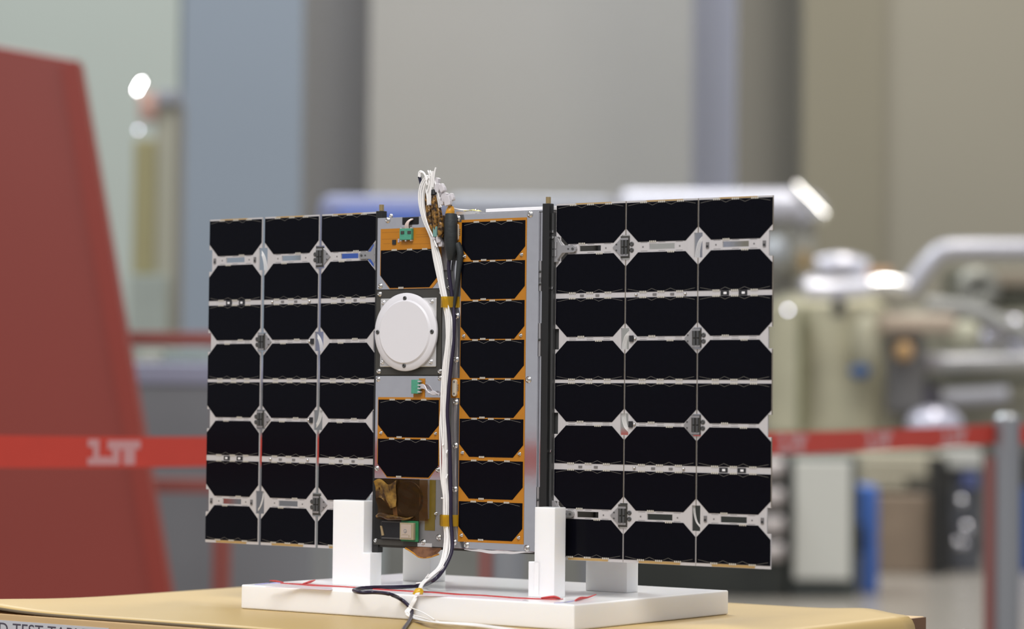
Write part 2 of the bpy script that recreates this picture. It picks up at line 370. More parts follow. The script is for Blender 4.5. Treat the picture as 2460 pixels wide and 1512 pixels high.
# left column plates
pl = []
mb = MB(); mb.plate([(3.6, 281.2), (90, 281.2), (90, 300), (104.5, 300), (104.5, 358), (59.2, 358), (59.2, 350), (58.2, 349.4), (37.8, 349.4), (36.8, 350), (36.8, 358), (3.6, 358)], -1.2, 1.5); pA = part(mb, 'front_panel', ALU)
mb = MB(); mb.box((36.8, .4, 349.4), (59.2, 3, 357)); part(mb, 'access_slot', BLK)
mb = MB(); mb.plate([(8.2, 346.1), (89.5, 346.1), (89.5, 293), (78, 281.4), (21.4, 281.4), (8, 296.4)], -1.7, -1.2); fx = part(mb, 'flex_circuit', ORANGE); lab(fx, 'orange flexible circuit')
mb = MB()
for a, b, w in ((10, 34, 342), (10, 36, 335), (56, 88, 336), (56, 80, 338.5), (38, 88, 328.6), (12, 22, 330)): mb.box((a, -1.76, w), (b, -1.7, w+.35))
mb.build('copper_trace', mat('trace_brown', (0.30, 0.12, 0.01), .4), fx)
def body_cell(x0, x1, top, bot, parent, narrow=True, ch=12.8):
    mb = MB(); mb.plate([(x0, top), (x1, top), (x1, bot+13), (x1-ch, bot), (x0+ch, bot), (x0, bot+13)], -2.1, -1.7, 0)
    L = x1-x0; sx = L/81.3
    def zz(seg):
        for i in range(len(seg)-1):
            (a, c), (b, d) = seg[i], seg[i+1]; l = math.hypot(b-a, d-c); nx, nz = -(d-c)/l*.15, (b-a)/l*.15
            mb.add([(a+nx, -2.13, c+nz), (b+nx, -2.13, d+nz), (b-nx, -2.13, d-nz), (a-nx, -2.13, c-nz)], [(0, 1, 2, 3)], 1)
    X_ = lambda q: x0+q*sx
    zz([(X_(3), top-3.2), (X_(15.5), top-.8)]); zz([(X_(22.5), top-.8), (X_(30), top-3.6), (X_(37), top-.8)]); zz([(X_(44), top-.8), (X_(51), top-3.6), (X_(58), top-.8)]); zz([(X_(65), top-.8), (X_(78), top-3.2)])
    for q in (15.5, 37, 58):
        for k in range(4): mb.box((X_(q)+k*1.8, -2.3, top-.9), (X_(q)+k*1.8+1.3, -1.9, top+1.0), 2)
    for k in range(4): mb.box((X_(25.5)+k*1.8, -2.3, bot-1.0), (X_(25.5)+k*1.8+1.3, -1.9, bot+.9), 2)
    return mb.build('solar_cell', [CELL, SILV, TAB], parent)
body_cell(9, 87.2, 323, 282.6, sat)
screw(17.3, 355.4, -1.2); screw(18.6, 360, 3, 2.0); screw(8.2, 285, -1.2, 2.4)
# green plug on the upper flex
mb = MB(); mb.box((37, -6, 333.2), (52.8, -1.7, 345.4)); g = part(mb, 'connector', GREEN, bevel=.5); lab(g, 'green connector')
mb = MB()
for u, w in ((38, 345.6), (51.5, 345.6), (38, 332.8), (44.5, 332.6), (51.5, 332.8)): mb.box((u-.9, -5, w-.9), (u+.9, -2, w+.9))
for u in (39, 48): mb.box((u, -6.6, 339.5), (u+4.4, -6, 342.6), 1)
mb.build('solder_pad', [ALUB, DARK2], g)
mb = MB()
for k in range(4): mb.tube([(43+k*1.3, -3.5, 345), (43.6+k*1.2, -4.4, 349), (46+k*.7, -3.6, 353), (48+k*.8, 0, 355.5)], .75, 0, 7)
mb.build('lead_wire', mat('lead_pink', (0.62, 0.5, 0.45), .4), g)
mb = MB(); mb.box((24.6, -2.7, 328.8), (29.4, -1.7, 334)); part(mb, 'chip', CHIP, fx); mb = MB(); mb.box((32, -2.3, 331), (34, -1.7, 335)); part(mb, 'chip', mat('capacitor', (.4, .35, .45), .4), fx)
# patch antenna under a round white cover
mb = MB(); mb.box((2.5, -.8, 189.6), (90.2, 1.5, 280.6)); part(mb, 'antenna_bay', DARK2, bevel=.3)
mb = MB(); mb.box((9.7, -2.6, 198.2), (84.7, -.8, 271.3)); part(mb, 'antenna_base', mat('alu_light', (.62, .61, .6), .4, .55), bevel=1.2)
mb = MB(); mb.lathe((46.2, 235.2), [(41.2, -2.6), (41.6, -5.2), (41.0, -6.0), (34.6, -6.3), (34.0, -6.5), (33.2, -7.8), (32.6, -8.1)], 0, 72); cov = part(mb, 'antenna_cover', mat('cover_white', (.70, .68, .70), .4)); lab(cov, 'round white cover')
for u, w in ((45.6, 271.0), (9.4, 235.4), (82.2, 235.2), (45.7, 199.4)):
    mb = MB(); mb.lathe((u, w), [(2.3, -6.1), (2.3, -6.9), (1.7, -7.4), (.9, -7.4), (.8, -6.6)], 0, 16); mb.build('screw', GREYF, cov)
for u, w in ((14, 267.3), (78.6, 267.2), (13.6, 203.6), (78.4, 203.8)): screw(u, w, -2.6, 2.1, mt=ALUB)
for u, w in ((7.4, 276.4), (90.1, 276.6), (7.3, 193.6), (89.2, 193.4), (6.8, 185.2), (89.4, 186.4)): screw(u, w, -.8, 2.3)
# mid plate with second green plug
mb = MB(); mb.box((3.6, -1.2, 79.4), (94.5, 1.5, 188.6)); part(mb, 'front_panel', ALU)
mb = MB(); mb.plate([(7.4, 166), (55, 166), (55, 170), (62, 170), (62, 186), (70, 186), (70, 166), (89.8, 166), (89.8, 95.6), (76.6, 80.2), (20.6, 80.2), (7.2, 95.6)], -1.7, -1.2); fx2 = part(mb, 'flex_circuit', ORANGE); lab(fx2, 'orange flexible circuit')
body_cell(8.2, 89.0, 163.4, 123.6, sat); body_cell(8.2, 89.0, 121.6, 81.6, sat)
mb = MB(); mb.box((55, -6, 169.8), (65.2, -1.7, 184.6)); g2 = part(mb, 'connector', GREEN, bevel=.5); lab(g2, 'green connector')
mb = MB()
for w in (171, 174.6, 178, 182): mb.box((64, -6.5, w), (67.5, -3, w+1.6))
mb.build('solder_pad', ALUB, g2)
mb = MB()
for k in range(5): mb.tube([(66, -4, 176+k*.9), (72, -5, 175.4+k*.8), (78, -6, 172-k*.3), (84, -5, 169+k*.9), (93, -6, 170.5-k*.6)], .75, 0, 7)
mb.build('lead_wire', mat('lead_grey', (0.58, 0.55, 0.58), .3, .2), g2)
for u, w in ((12.3, 128.0), (85.2, 128.1)): screw(u, w, -1.7, 1.5)
for u, w in ((6.6, 90.0), (88.3, 90.0)): screw(u, w, -1.2, 2.3)
# lower bay: camera behind amber film, antenna module, tape
mb = MB(); mb.box((3.6, -.2, 9), (64, 1.5, 79.4)); part(mb, 'lower_bay', BLK)
mb = MB(); mb.box((64, -1.0, 9), (105.5, 1.5, 79.4)); part(mb, 'front_panel', mat('plate_dull', (.25, .245, .25), .45, .6, var=.08, scale=80))
mb = MB(); mb.lathe((49, 58), [(20, .6), (20, -1.6), (17.6, -2.2), (16.8, -1.0), (10, -.4), (6, -1.2)], 0, 48); part(mb, 'camera_lens', [mat('lens_dark', (.012, .008, .02), .18)])
mb = MB(); mb.plate([(31, 39), (36.5, 39), (33.5, 57), (27.5, 58.5)], -2.5, -2.2); part(mb, 'lens_highlight', WHITE)  # highlight behind the film, painted as a white patch
def foilfn(i, j):
    u = 10.5+i*67.5+1.6*math.sin(j*9)*(i < .05); w = 36+j*43
    d = 1.0*math.sin(i*13+j*5)*math.cos(j*11-i*4) + 1.3*math.sin(i*5+3*j) + (2.4*math.exp(-((j-.13)/.07)**2)*(1-i)) 
    e = 0 if 0 < i < 1 and 0 < j < 1 else 1
    return (u, -4.6 - d*(1 if not e else .5) - .35*random.random(), w)
mb = MB(); mb.grid(foilfn, 22, 16); lab(part(mb, 'film_cover', FOIL), 'crinkled amber film')
mb = MB(); mb.grid(lambda i, j: (11+i*26 - 4*j*(1-i), -6.2 - .9*math.sin(i*9+j*7) - .4*random.random(), 58+18*j-10*i*(1-j)+3*math.sin(i*7)), 12, 8); part(mb, 'film_fold', FOILO)
mb = MB(); mb.tube([(12, -7, 39), (20, -9, 41), (30, -9, 38.5), (40, -8.4, 38), (52, -7, 37.5), (60, -6, 40)], 2.4, 0, 9, 5, rs=[1.6, 3.0, 3.4, 2.6, 1.2, .6]); part(mb, 'film_fold', FOILO)
mb = MB(); mb.box((77.6, -1.35, 38), (85.6, -1.0, 79)); mb.box((71.8, -1.35, 26), (85, -1.0, 38)); lab(part(mb, 'tape_strip', KOLIVE), 'olive translucent tape')
mb = MB(); mb.box((14.6, -4, 14.8), (44.5, -.2, 34.6)); bx = part(mb, 'module_box', mat('module_black', (.012, .012, .013), .2), bevel=1.2)
mb = MB(); mb.box((17, -4.6, 33), (43, -4, 34.4)); mb.box((17, -4.6, 15.6), (43, -4, 17)); mb.plate([(14.6, 29), (17, 29), (20, 19), (17, 18.5)], -4.8, -4, 1); mb.build('module_trim', [GREYF, mat('glue_tan', (.3, .22, .12), .4)], bx)
mb = MB(); mb.box((43.6, -5.2, 13.6), (65.9, -3.6, 35.4)); gb = part(mb, 'antenna_board', GBOARD); lab(gb, 'green circuit board')
mb = MB(); mb.box((44.4, -9, 15.6), (62.7, -5.2, 33.4)); part(mb, 'ceramic_antenna', CERAM2, gb, bevel=.4)
mb = MB(); mb.box((46.4, -9.5, 17.6), (60.0, -9, 31.8)); mb.cyl((52.4, 24.9), 2.0, -10.0, -9.5, 1, 18); mb.cyl((52.4, 24.9), 1.0, -10.2, -10.0, 0, 12); mb.box((56.6, -9.6, 18.2), (58.2, -9.5, 20.6), 2); mb.box((48, -9.6, 20.6), (56, -9.5, 21.0), 2); part(mb, 'antenna_patch', [CERAM, STEEL, CERAM2], gb)
mb = MB(); mb.box((3.6, -1.6, 8.6), (64, -.2, 14.4)); part(mb, 'lower_bar', DARK2)
mb = MB(); mb.box((63, -2.0, 8.6), (82, -1, 12.5)); part(mb, 'bracket', ALUB)
for u, w, r in ((90.5, 19, 2.7), (70.4, 13.1, 2.7), (86.5, 44, 1.6)): screw(u, w, -1.2, r)
# film curl hanging below the body
def curl(i, j):
    u = 48+i*47; a = j*2.3
    dz = (5.5 + 5.5*math.sin(i*math.pi*.95))*math.sin(a*.75)*(.35+.65*min(1, i*2.4))
    return (u + .5*math.sin(j*8), -1.5 - 7*math.sin(a*.9)*(.4+.6*i) - .4*random.random(), 8.2 - dz)
mb = MB(); mb.grid(curl, 20, 10); lab(part(mb, 'film_curl', FOILC), 'amber film curled under the body')
mb = MB(); mb.tube([curl(i/10, 1) for i in range(11)], .9, 0, 7, 2); part(mb, 'film_edge', mat('film_edge_orange', (.50, .22, .02), .3))
# channel between the two front halves
mb = MB(); mb.box((90.6, .2, 9), (105.4, 1.8, 300)); part(mb, 'channel_strip', mat('channel_grey', (.2, .2, .2), .45, .5, var=.4, scale=60))
for w in (317, 306, 296, 286): screw(99, w-4, .2, 2.0)
mb = MB(); mb.box((88.5, 0.1, 39), (92, 1.4, 79)); part(mb, 'bracket', ALU)
# right half: frame plate, flex, eight cells
mb = MB(); mb.box((105.4, -1.3, 8.6), (214.6, 1.5, 358.2)); fr = part(mb, 'front_panel', ALU, bevel=.2)
mb = MB(); mb.plate([(115.8, 15.8), (199.4, 15.8), (199.4, 352.3), (115.8, 352.3), (115.8, 350), (104.8, 350), (104.8, 328), (115.8, 328), (115.8, 186.4), (104.4, 186.4), (104.4, 165.6), (115.8, 165.6)], -1.75, -1.3); fx3 = part(mb, 'flex_circuit', ORANGE); lab(fx3, 'orange flexible circuit')
for top, bot in ((349.5, 309.6), (308.2, 268.7), (267.0, 227.3), (226.0, 186.7), (185.0, 145.5), (144.0, 104.5), (100.6, 61.1), (57.9, 18.6)):
    mb_ = body_cell(116.6, 197.9, top, bot, sat)
for w in (314, 230.6, 108.6, 22.5):
    for u in (120.6, 193.6): screw(u, w, -1.75, 1.6)
for w in (354.2, 251.8, 206, 161.4, 115.8, 70.2, 14.7): screw(110.5, w, -1.3, 2.8)
for u, w in ((126.8, 12.4), (203.6, 12.0), (203.5, 184.9), (203.4, 355.2)): screw(u, w, -1.3, 2.8)
for c in (176.2, 339.5):
    mb = MB(); pts = [(110.4+2.6*math.cos(a), c+6.4+2.6*math.sin(a)) for a in [k*math.pi/8 for k in range(9)]] + [(110.4+2.6*math.cos(a), c-6.4+2.6*math.sin(a)) for a in [math.pi+k*math.pi/8 for k in range(9)]]
    mb.plate(pts, -4.2, -1.75, 0); mb.cyl((110.4, c+6.2), 1.1, -4.3, -4.1, 1, 12); mb.cyl((110.4, c-6.2), 1.1, -4.3, -4.1, 1, 12)
    for k in range(4): mb.box((113.2, -2.4, c-3+k*1.9), (114.8, -1.7, c-2+k*1.9), 2)
    o_ = part(mb, 'connector', [mat('connector_cream', (.58, .52, .42), .4), CHIPG, STEEL]); lab(o_, 'cream oval connector')
# right side edge and wing frame
mb = MB(); mb.box((214.9, 1.2, 9), (217.8, 4, 357)); part(mb, 'side_plate', ALU)
for w, h in ((296, 22), (283, 14), (226, 34), (62, 26)):
    mb = MB(); mb.box((215.0, -.6, w-h/2), (217.4, 1.2, w+h/2)); b_ = part(mb, 'side_clip', ALUG); screw(216.2, w, -.6, 1.1, b_, GREYF)
mb = MB(); mb.box((226.5, 4.4, 4), (229.2, 8.4, 356)); mb.box((226.5, 11.9, 215), (236, 13.2, 238)); mb.box((226.5, 11.9, 129), (236, 13.2, 152)); wf = part(mb, 'wing_frame', GREYF)
for w in (331, 337, 279, 112):
    mb = MB(); mb.cyl((227.9, w), 1.5, 3.2, 4.4, 0, 12); mb.build('screw', STEEL, wf)
mb = MB(); mb.box((135.5, 14, 360), (225.5, 88, 364.2)); lab(part(mb, 'top_cover', WHITE, bevel=.4), 'white plate on top')
mb = MB(); mb.box((135, 4, 358), (217, 90, 360)); part(mb, 'top_plate', ALU)
mb = MB(); mb.box((106, 2, 358), (131, 60, 361.5)); part(mb, 'top_plate', ALUB)
for u in (112, 124): 
    mb = MB(); mb.lathe((0, 0), [(2.6, 0), (2.6, 1.6), (1.6, 3)], 0, 14); o_ = mb.build('screw', STEEL, sat); o_.rotation_euler = (math.pi/2, 0, 0); o_.location = (u/1000, .012, .3615)
mb = MB(); mb.grid(lambda i, j: (113+i*17, 4+8*j+3*i, 361.7+2.6*math.sin(i*3.1)*(.4+.6*j)+.3*random.random()), 8, 4); part(mb, 'tape_tab', mat('tape_lemon', (.72, .6, .02), .3))
mb = MB(); mb.tube([(100, 2, 366), (105, 4, 364.5), (112, 6, 363.5), (121, 9, 362.5)], .8, 0, 7); part(mb, 'lead_wire', WIRE)
mb = MB(); mb.grid(lambda i, j: (100+28*i, -3.2-1.2*math.sin(i*5), 358.5+2.5*j-1.5*i), 10, 3); part(mb, 'clear_film', CLEAR)
mb = MB(); mb.grid(lambda i, j: (124+88*i, -1.5+.9*math.sin(i*14), 8.4-3.4*j*math.sin(.2+i*2.9)-.3*math.sin(i*20)), 30, 3); part(mb, 'clear_film', mat('film_white', (.6, .58, .58), .25, 0, bump=.3, scale=120))

# ------------------------------------------------------------------ stand
stand = thing('support_stand', 'white plastic stand: thick square plate with four notched posts holding the satellite', 'stand', O, -TH)
TP = -35.8; TB = -61.3
mb = MB(); mb.box((-113, -81, TB), (316.5, 212.5, TP)); mb.build('base_plate', POM, stand, bevel=1.6, seg=3)
def post(tall, ledge):
    mb = MB(); mb.box(*tall); mb.box(*ledge); return mb.build('post', POM, stand, bevel=.8)
mb = MB(); mb.plate([(-42.6, TP), (9.2, TP), (9.2, 0), (0-.4, 0), (-.4, 55.2), (-42.6, 55.2)], -14, 5.5); mb.build('post', POM, stand, bevel=.7)
mb = MB(); mb.plate([(226.9, TP), (251.5, TP), (251.5, 55.4), (226.9, 55.4)], -21, -1.2); mb.box((219.4, -21, TP), (233, 8, -.02)); mb.build('post', POM, stand, bevel=.7)
mb = MB(); mb.plate([(-29, TP), (9.2, TP), (9.2, 0), (-.4, 0), (-.4, 55), (-29, 55)], 92, 120); mb.build('post', POM, stand, bevel=.7)
mb = MB(); mb.plate([(209.5, TP), (261.5, TP), (261.5, 55), (226.9, 55), (226.9, 0), (209.5, 0)], 98.5, 120); mb.build('post', POM, stand, bevel=.7)
# red ribbon lying along the front of the plate
RIB = mat('ribbon_red', (0.55, 0.06, 0.06), .5, var=.5, scale=260); RIBB = mat('ribbon_blue', (0.42, 0.40, 0.75), .5, var=.3, scale=200); RIBW = mat('ribbon_pale', (0.78, 0.62, 0.68), .5)
def ribbon(name, pts, wd, mt, parent, lift=.5):
    mb = MB(); vs = []; fs = []
    P = [onw(x, y, TP) for x, y in pts]
    for i, p in enumerate(P):
        q = wd[i] if isinstance(wd, (list, tuple)) else wd
        vs += [(p.x, p.y-q/2, TP+lift), (p.x, p.y+q/2, TP+lift), (p.x, p.y+q/2, TP+.05), (p.x, p.y-q/2, TP+.05)]
    for i in range(len(P)-1):
        for k in range(4): fs.append((4*i+k, 4*i+(k+1) % 4, 4*i+4+(k+1) % 4, 4*i+4+k))
    fs += [(0, 1, 2, 3), tuple(4*(len(P)-1)+k for k in range(4))]
    mb.add(vs, fs); return mb.build(name, mt, parent)
rb = thing('ribbon', 'crumpled red ribbon with blue ends lying along the front of the white plate', 'ribbon', O, -TH)
ribbon('band', lift=.8, mt=RIB, parent=rb, wd=[3, 12, 16, 8, 6, 8, 8, 8, 9, 6, 7, 11, 12], pts=[(676, 1402.5), (720, 1405), (760, 1408), (820, 1410.5), (860, 1413), (920, 1418), (980, 1421.5), (1040, 1424.5), (1100, 1429.5), (1160, 1432), (1240, 1438), (1290, 1440), (1345, 1441.5)])
ribbon('blue_end', [(622, 1405), (650, 1401.5), (672, 1402)], [14, 12, 5], RIBB, rb)
ribbon('blue_end', [(1335, 1450), (1360, 1448), (1385, 1443.5)], [6, 11, 4], RIBB, rb)
ribbon('pale_edge', [(640, 1411), (720, 1414), (795, 1418.5)], [3, 5, 6], RIBW, rb)
ribbon('pale_edge', [(1000, 1431), (1120, 1436), (1260, 1443.5)], [5, 7, 6], RIBW, rb)
def blob(name, pts, r, mt, parent, rs=None):
    mb = MB(); mb.tube(pts, r, 0, 8, 4, rs=rs); return mb.build(name, mt, parent)
p0, p1, p2 = onw(728, 1406, TP), onw(745, 1404, TP), onw(757, 1402, TP); p0.z += 1; p1.z += 2.4; p2.z += 3.4
blob('tail', [p0, p1, p2], 1.2, RIB, rb, [.8, 1.5, .5])
p0, p1, p2 = onw(1300, 1441, TP), onw(1330, 1441, TP), onw(1345, 1442, TP); p0.z += 1.5; p1.z += 2.6; p2.z += 1.5
blob('knot', [p0, p1, p2], 2, RIB, rb, [.8, 1.5, .8])
p = [onw(1382, 1446, TP), onw(1395, 1443, TP), onw(1412, 1441, TP), onw(1432, 1436, TP)]
for q, dz in zip(p, (1, 2, 2, 3)): q.z += dz
blob('tail', p, 1.4, RIB, rb, [.8, 1.7, 1.0, .4])
p = [onw(648, 1398, TP), onw(662, 1399, TP), onw(680, 1402, TP)]
for q in p: q.z += 1
blob('tail', p, .8, RIB, rb, [.5, 1.1, .6])

# ------------------------------------------------------------------ table and mat
tb = thing('test_table', 'wooden test table with a printed label strip on its front edge', 'table', (O.x, O.y, 0), -TH)
ZT = (O.z)*1000
BT = ZT + TB - 3.4            # board top, mm above the floor
TU0, TU1, TV0, TV1 = -352, 466, -276, 374
mb = MB(); mb.box((TU0, TV0, BT-34), (TU1, TV1, BT)); mb.build('table_top', WOOD, tb, bevel=1)
mb = MB(); mb.box((TU1, TV0, BT-34), (TU1+2, TV1, BT-.6)); mb.build('shaded_end', WOODD, tb)  # brown table end, its shade put into the darker colour
mb = MB(); mb.box((TU0+30, TV0+30, BT-110), (TU1-30, TV1-30, BT-34)); mb.build('apron', WOODD, tb)
for u in (TU0+40, TU1-90):
    for v in (TV0+40, TV1-90):
        mb = MB(); mb.box((u, v, 0), (u+50, v+50, BT-34)); mb.build('leg', WOODD, tb, bevel=2)
# label strip with its lettering on the front edge
q0 = onv(0, 1490, TV0-1); q1 = onv(300, 1523, TV0-1); lw = q0.z + ZT
lb_t = lw - .2; 
mb = MB(); mb.box((TU0+4, TV0-1, lb_t-17), (onv(262, 1515, TV0).x, TV0, lb_t)); lb = mb.build('label_strip', mat('label_grey', (.50, .50, .52), .45), tb)
def text_mesh(body, size, name):
    c = bpy.data.curves.new(name, 'FONT'); c.body = body; c.size = size; c.extrude = .15
    o = bpy.data.objects.new(name, c); C.objects.link(o); bpy.context.view_layer.update()
    me = bpy.data.meshes.new_from_object(o.evaluated_get(bpy.context.evaluated_depsgraph_get())); bpy.data.objects.remove(o)
    return me
me = text_mesh('D TEST TABLE', 1.0, 'lettering')
xs = [v.co.x for v in me.vertices]; ys = [v.co.y for v in me.vertices]
ua = onv(-2, 1495, TV0-1).x; ub = onv(212, 1516, TV0-1).x; hh = 12.5
for v in me.vertices:
    x, y, z = v.co
    v.co = Vector(((ua+(x-min(xs))/(max(xs)-min(xs))*(ub-ua))/1000, (TV0-1.05-z)/1000, (lb_t-2.4-hh+(y-min(ys))/(max(ys)-min(ys))*hh)/1000))
me.materials.clear(); me.materials.append(mat('label_ink', (.07, .06, .08), .5))
tx = bpy.data.objects.new('lettering', me); C.objects.link(tx); tx.parent = lb
# the tan mat
def matfn(i, j):
    u = TU0+6 + i*(TU1+60-TU0); k = max(0, min(1, (u-380)/90)); v = TV0+2 + j*(TV1-8-34*k*k*(3-2*k)-TV0); z = 3.2
    z += 7.0*math.exp(-((u-TU0)/85)**2)*math.exp(-((v-TV0)/130)**2)
    z += 3.0*math.exp(-((u-405)/40)**2)
    lim = TU1-4; R = 13.0
    if u > lim:
        a = (u-lim)/R; am = 1.35
        if a < am: z += R*(math.cos(a)-1); u = lim+R*math.sin(a)
        else: z += R*(math.cos(am)-1) - (a-am)*R*math.sin(am); u = lim+R*math.sin(am)+(a-am)*R*math.cos(am)
    return (u, v, BT + z)
mb = MB(); mb.grid(matfn, 150, 24); tm = mb.build('table_mat', [MATT, MATE], None)
tm.location = (O.x, O.y, 0); tm.rotation_euler = (0, 0, -TH)
so = tm.modifiers.new('thickness', 'SOLIDIFY'); so.thickness = .0029; so.offset = -1; so.material_offset_rim = 1
tag(tm, 'tan rubber mat covering the table, its front corner lifting and its far end drooping', 'mat')

# ------------------------------------------------------------------ cable harness
har = thing('cable_harness', 'bundle of thin white wires hanging down the satellite front and trailing over the white plate', 'cable', O, -TH)
def P3(lst):   # (px, py, v) triples
    return [onv(x, y, v) for x, y, v in lst]
trunk = [(1038, 572, -9), (1050, 620, -7), (1064, 690, -7), (1074, 740, -7), (1078, 775, -7), (1076, 830, -8), (1070, 891, -8), (1068, 960, -8), (1067, 1020, -8), (1068, 1080, -8), (1067, 1145, -8), (1071, 1198, -8), (1071, 1251, -8), (1075, 1290, -8), (1071, 1330, -12), (1060, 1362, -22), (1036, 1384, -36), (1016, 1402, -50), (1008, 1418, -62)]
tail = [(1002, 1430, -78), (994, 1445, -85), (984, 1462, -86), (978, 1474, -90), (992, 1485, -94), (1030, 1493, -98), (1080, 1499, -101), (1140, 1503, -104), (1200, 1511, -108), (1280, 1522, -112)]
offs = [(-11, 0, 0), (-8.5, -1.5, .5), (-6, 1, -.5), (-3.5, -2, .3), (-1, .5, -.8), (1.5, -1, .4), (4, 1, 0), (6.5, -.5, -.5), (9, .5, .5), (11.5, 0, 0), (-4, -3, 0), (5, -3, 0)]
for k, (ox, od, ph) in enumerate(offs):
    pts = []
    for i, (x, y, v) in enumerate(trunk):
        sp = 1.0 if i < 14 else max(.42, 1-.13*(i-13)); sp *= (.8+.35*math.sin(i*.9+k*1.7))
        if i == 0: sp *= .45
        if 2 <= i <= 3 or 12 <= i <= 13: sp *= .8
        pts.append((x+ox*.78*sp+.8*math.sin(i*1.3+k), y, v+od*.6))
    for i, (x, y, v) in enumerate(tail):
        pts.append((x+ox*.35+1.2*math.sin(i+k*2), y+(od*.5 + 2.2*math.sin(i*.9+k*1.1))*min(1, i/3), v))
    pq = P3(pts)
    for i in range(5, len(tail)):
        x, y, v = pts[len(trunk)+i]; w_ = onw(x, max(y, 1484+.055*(x-990)+8), TB+2.0+(k % 4)*1.3); pq[len(trunk)+i] = w_
    mb = MB(); mb.tube(pq, .95, 0, 7, 3); mb.build('wire', WIRE, har)
# upper loops rising above the body
loops = [
 [(1042, 590), (1030, 560), (1017, 530), (1009, 500), (1006, 470), (1012, 440), (1024, 424), (1030, 424)],
 [(1046, 592), (1034, 562), (1021, 530), (1012, 500), (1010, 470), (1015, 444), (1026, 428), (1031, 440), (1027, 460)],
 [(1050, 594), (1038, 565), (1026, 535), (1016, 500), (1015, 468), (1020, 445), (1030, 426)],
 [(1048, 596), (1040, 570), (1030, 540), (1020, 505), (1018, 475), (1022, 450), (1030, 430), (1034, 422)],
 [(1006, 425), (1007, 414), (1013, 412), (1020, 418), (1026, 430)],
 [(1009, 426), (1010, 416), (1016, 415), (1022, 424), (1026, 445)],
 [(1028, 492), (1029, 465), (1033, 440), (1032, 420), (1028, 410)],
 [(1031, 492), (1033, 460), (1037, 435), (1036, 418), (1033, 410)],
 [(1034, 490), (1036, 455), (1038, 430), (1040, 411)],
 [(1056, 500), (1050, 470), (1044, 445), (1038, 425), (1036, 412)],
 [(1060, 498), (1054, 472), (1047, 445), (1041, 425), (1039, 412)],
 [(1040, 450), (1042, 430), (1044, 415), (1047, 403)],
 [(1028, 494), (1026, 470), (1022, 450), (1021, 435)]]
for k, l in enumerate(loops):
    mb = MB(); mb.tube(P3([(x, y, -9-(k % 3)*1.6) for x, y in l]), .95, 0, 7, 4); mb.build('wire', WIRE, har)
def sleeve(name, pts, v, rs, mt, flat=None):
    mb = MB(); mb.tube(P3([(x, y, v) for x, y in pts]), 1, 0, 10, 4, rs=rs, flat=flat); return mb.build(name, mt, har)
lab(sleeve('heat_shrink', [(1008, 425), (1010, 436), (1013, 452), (1018, 470)], -8, [2.0, 1.6, 1.2, 1.4], NAVY), 'dark blue shrink tube')
for pts, rs, v in (([(1018, 462), (1022, 480), (1028, 505), (1034, 540)], [1.6, 2.2, 3.0, 2.4], -5), ([(1030, 494), (1033, 520), (1038, 550), (1042, 575)], [3.2, 4.2, 3.8, 2], -9),
                   ([(1042, 470), (1044, 495), (1047, 530), (1048, 562)], [2.6, 3.8, 4.0, 2.6], -11), ([(1054, 500), (1056, 520), (1058, 545), (1056, 575)], [2.4, 3.4, 3.6, 2.4], -9),
                   ([(1059, 535), (1060, 552), (1058, 570)], [3, 4.2, 3.2], -13), ([(1047, 520), (1052, 545), (1050, 566)], [3, 4, 2], -6)):
    lab(sleeve('wrapped_plug', pts, v, rs, BROWN), 'plug wrapped in brown film')
lab(sleeve('plug_tip', [(1040, 456), (1042, 468)], -12, [1.8, 3.0], BLK), 'black plug tip')
for i, (x, y, a, s_) in enumerate(((1050, 436, -.35, 5.0), (1052, 452, -.2, 6.2), (1063, 452, .5, 5.6), (1055, 463, .1, 5.4), (1068, 474, -.3, 6.4), (1076, 482, .2, 6.8), (1085, 474, .35, 5.0), (1062, 484, .1, 5.0), (1055, 575, .2, 5.0), (1046, 585, -.2, 4.6), (1060, 585, .1, 4.4), (1044, 572, 0, 3.2))):
    c = onv(x, y, -7 - (i % 3)*2); mb = MB(); s2 = s_*.8
    ca, sa = math.cos(a), math.sin(a); R = lambda p: (c.x + p[0]*ca - p[1]*sa, c.z + p[0]*sa + p[1]*ca)
    mb.plate([R(p) for p in ((-s2*.7, -s2), (s2*.6, -s2), (s2*.75, -s2*.3), (s2*.6, s2), (-s2*.3, s2), (-s2*.75, s2*.5))], c.y-2.5, c.y+2.5)
    mb.build('plug', NYLON, har, bevel=.9)
mb = MB(); q = onv(1047, 556, -12); mb.box((q.x-2.6, q.y-2, q.z-6), (q.x+2.6, q.y+1.5, q.z+5)); lab(mb.build('plug', mat('plug_teal', (.16, .3, .27), .35), har, bevel=.6), 'teal plug body')
lab(sleeve('wrapped_plug', [(1083, 495), (1082, 506), (1080, 520)], -6, [2.6, 4.6, 5.2], mat('wrap_amber', (.62, .28, .02), .25, var=.4, scale=200, bump=.4)), 'orange film wrap on black sleeve')
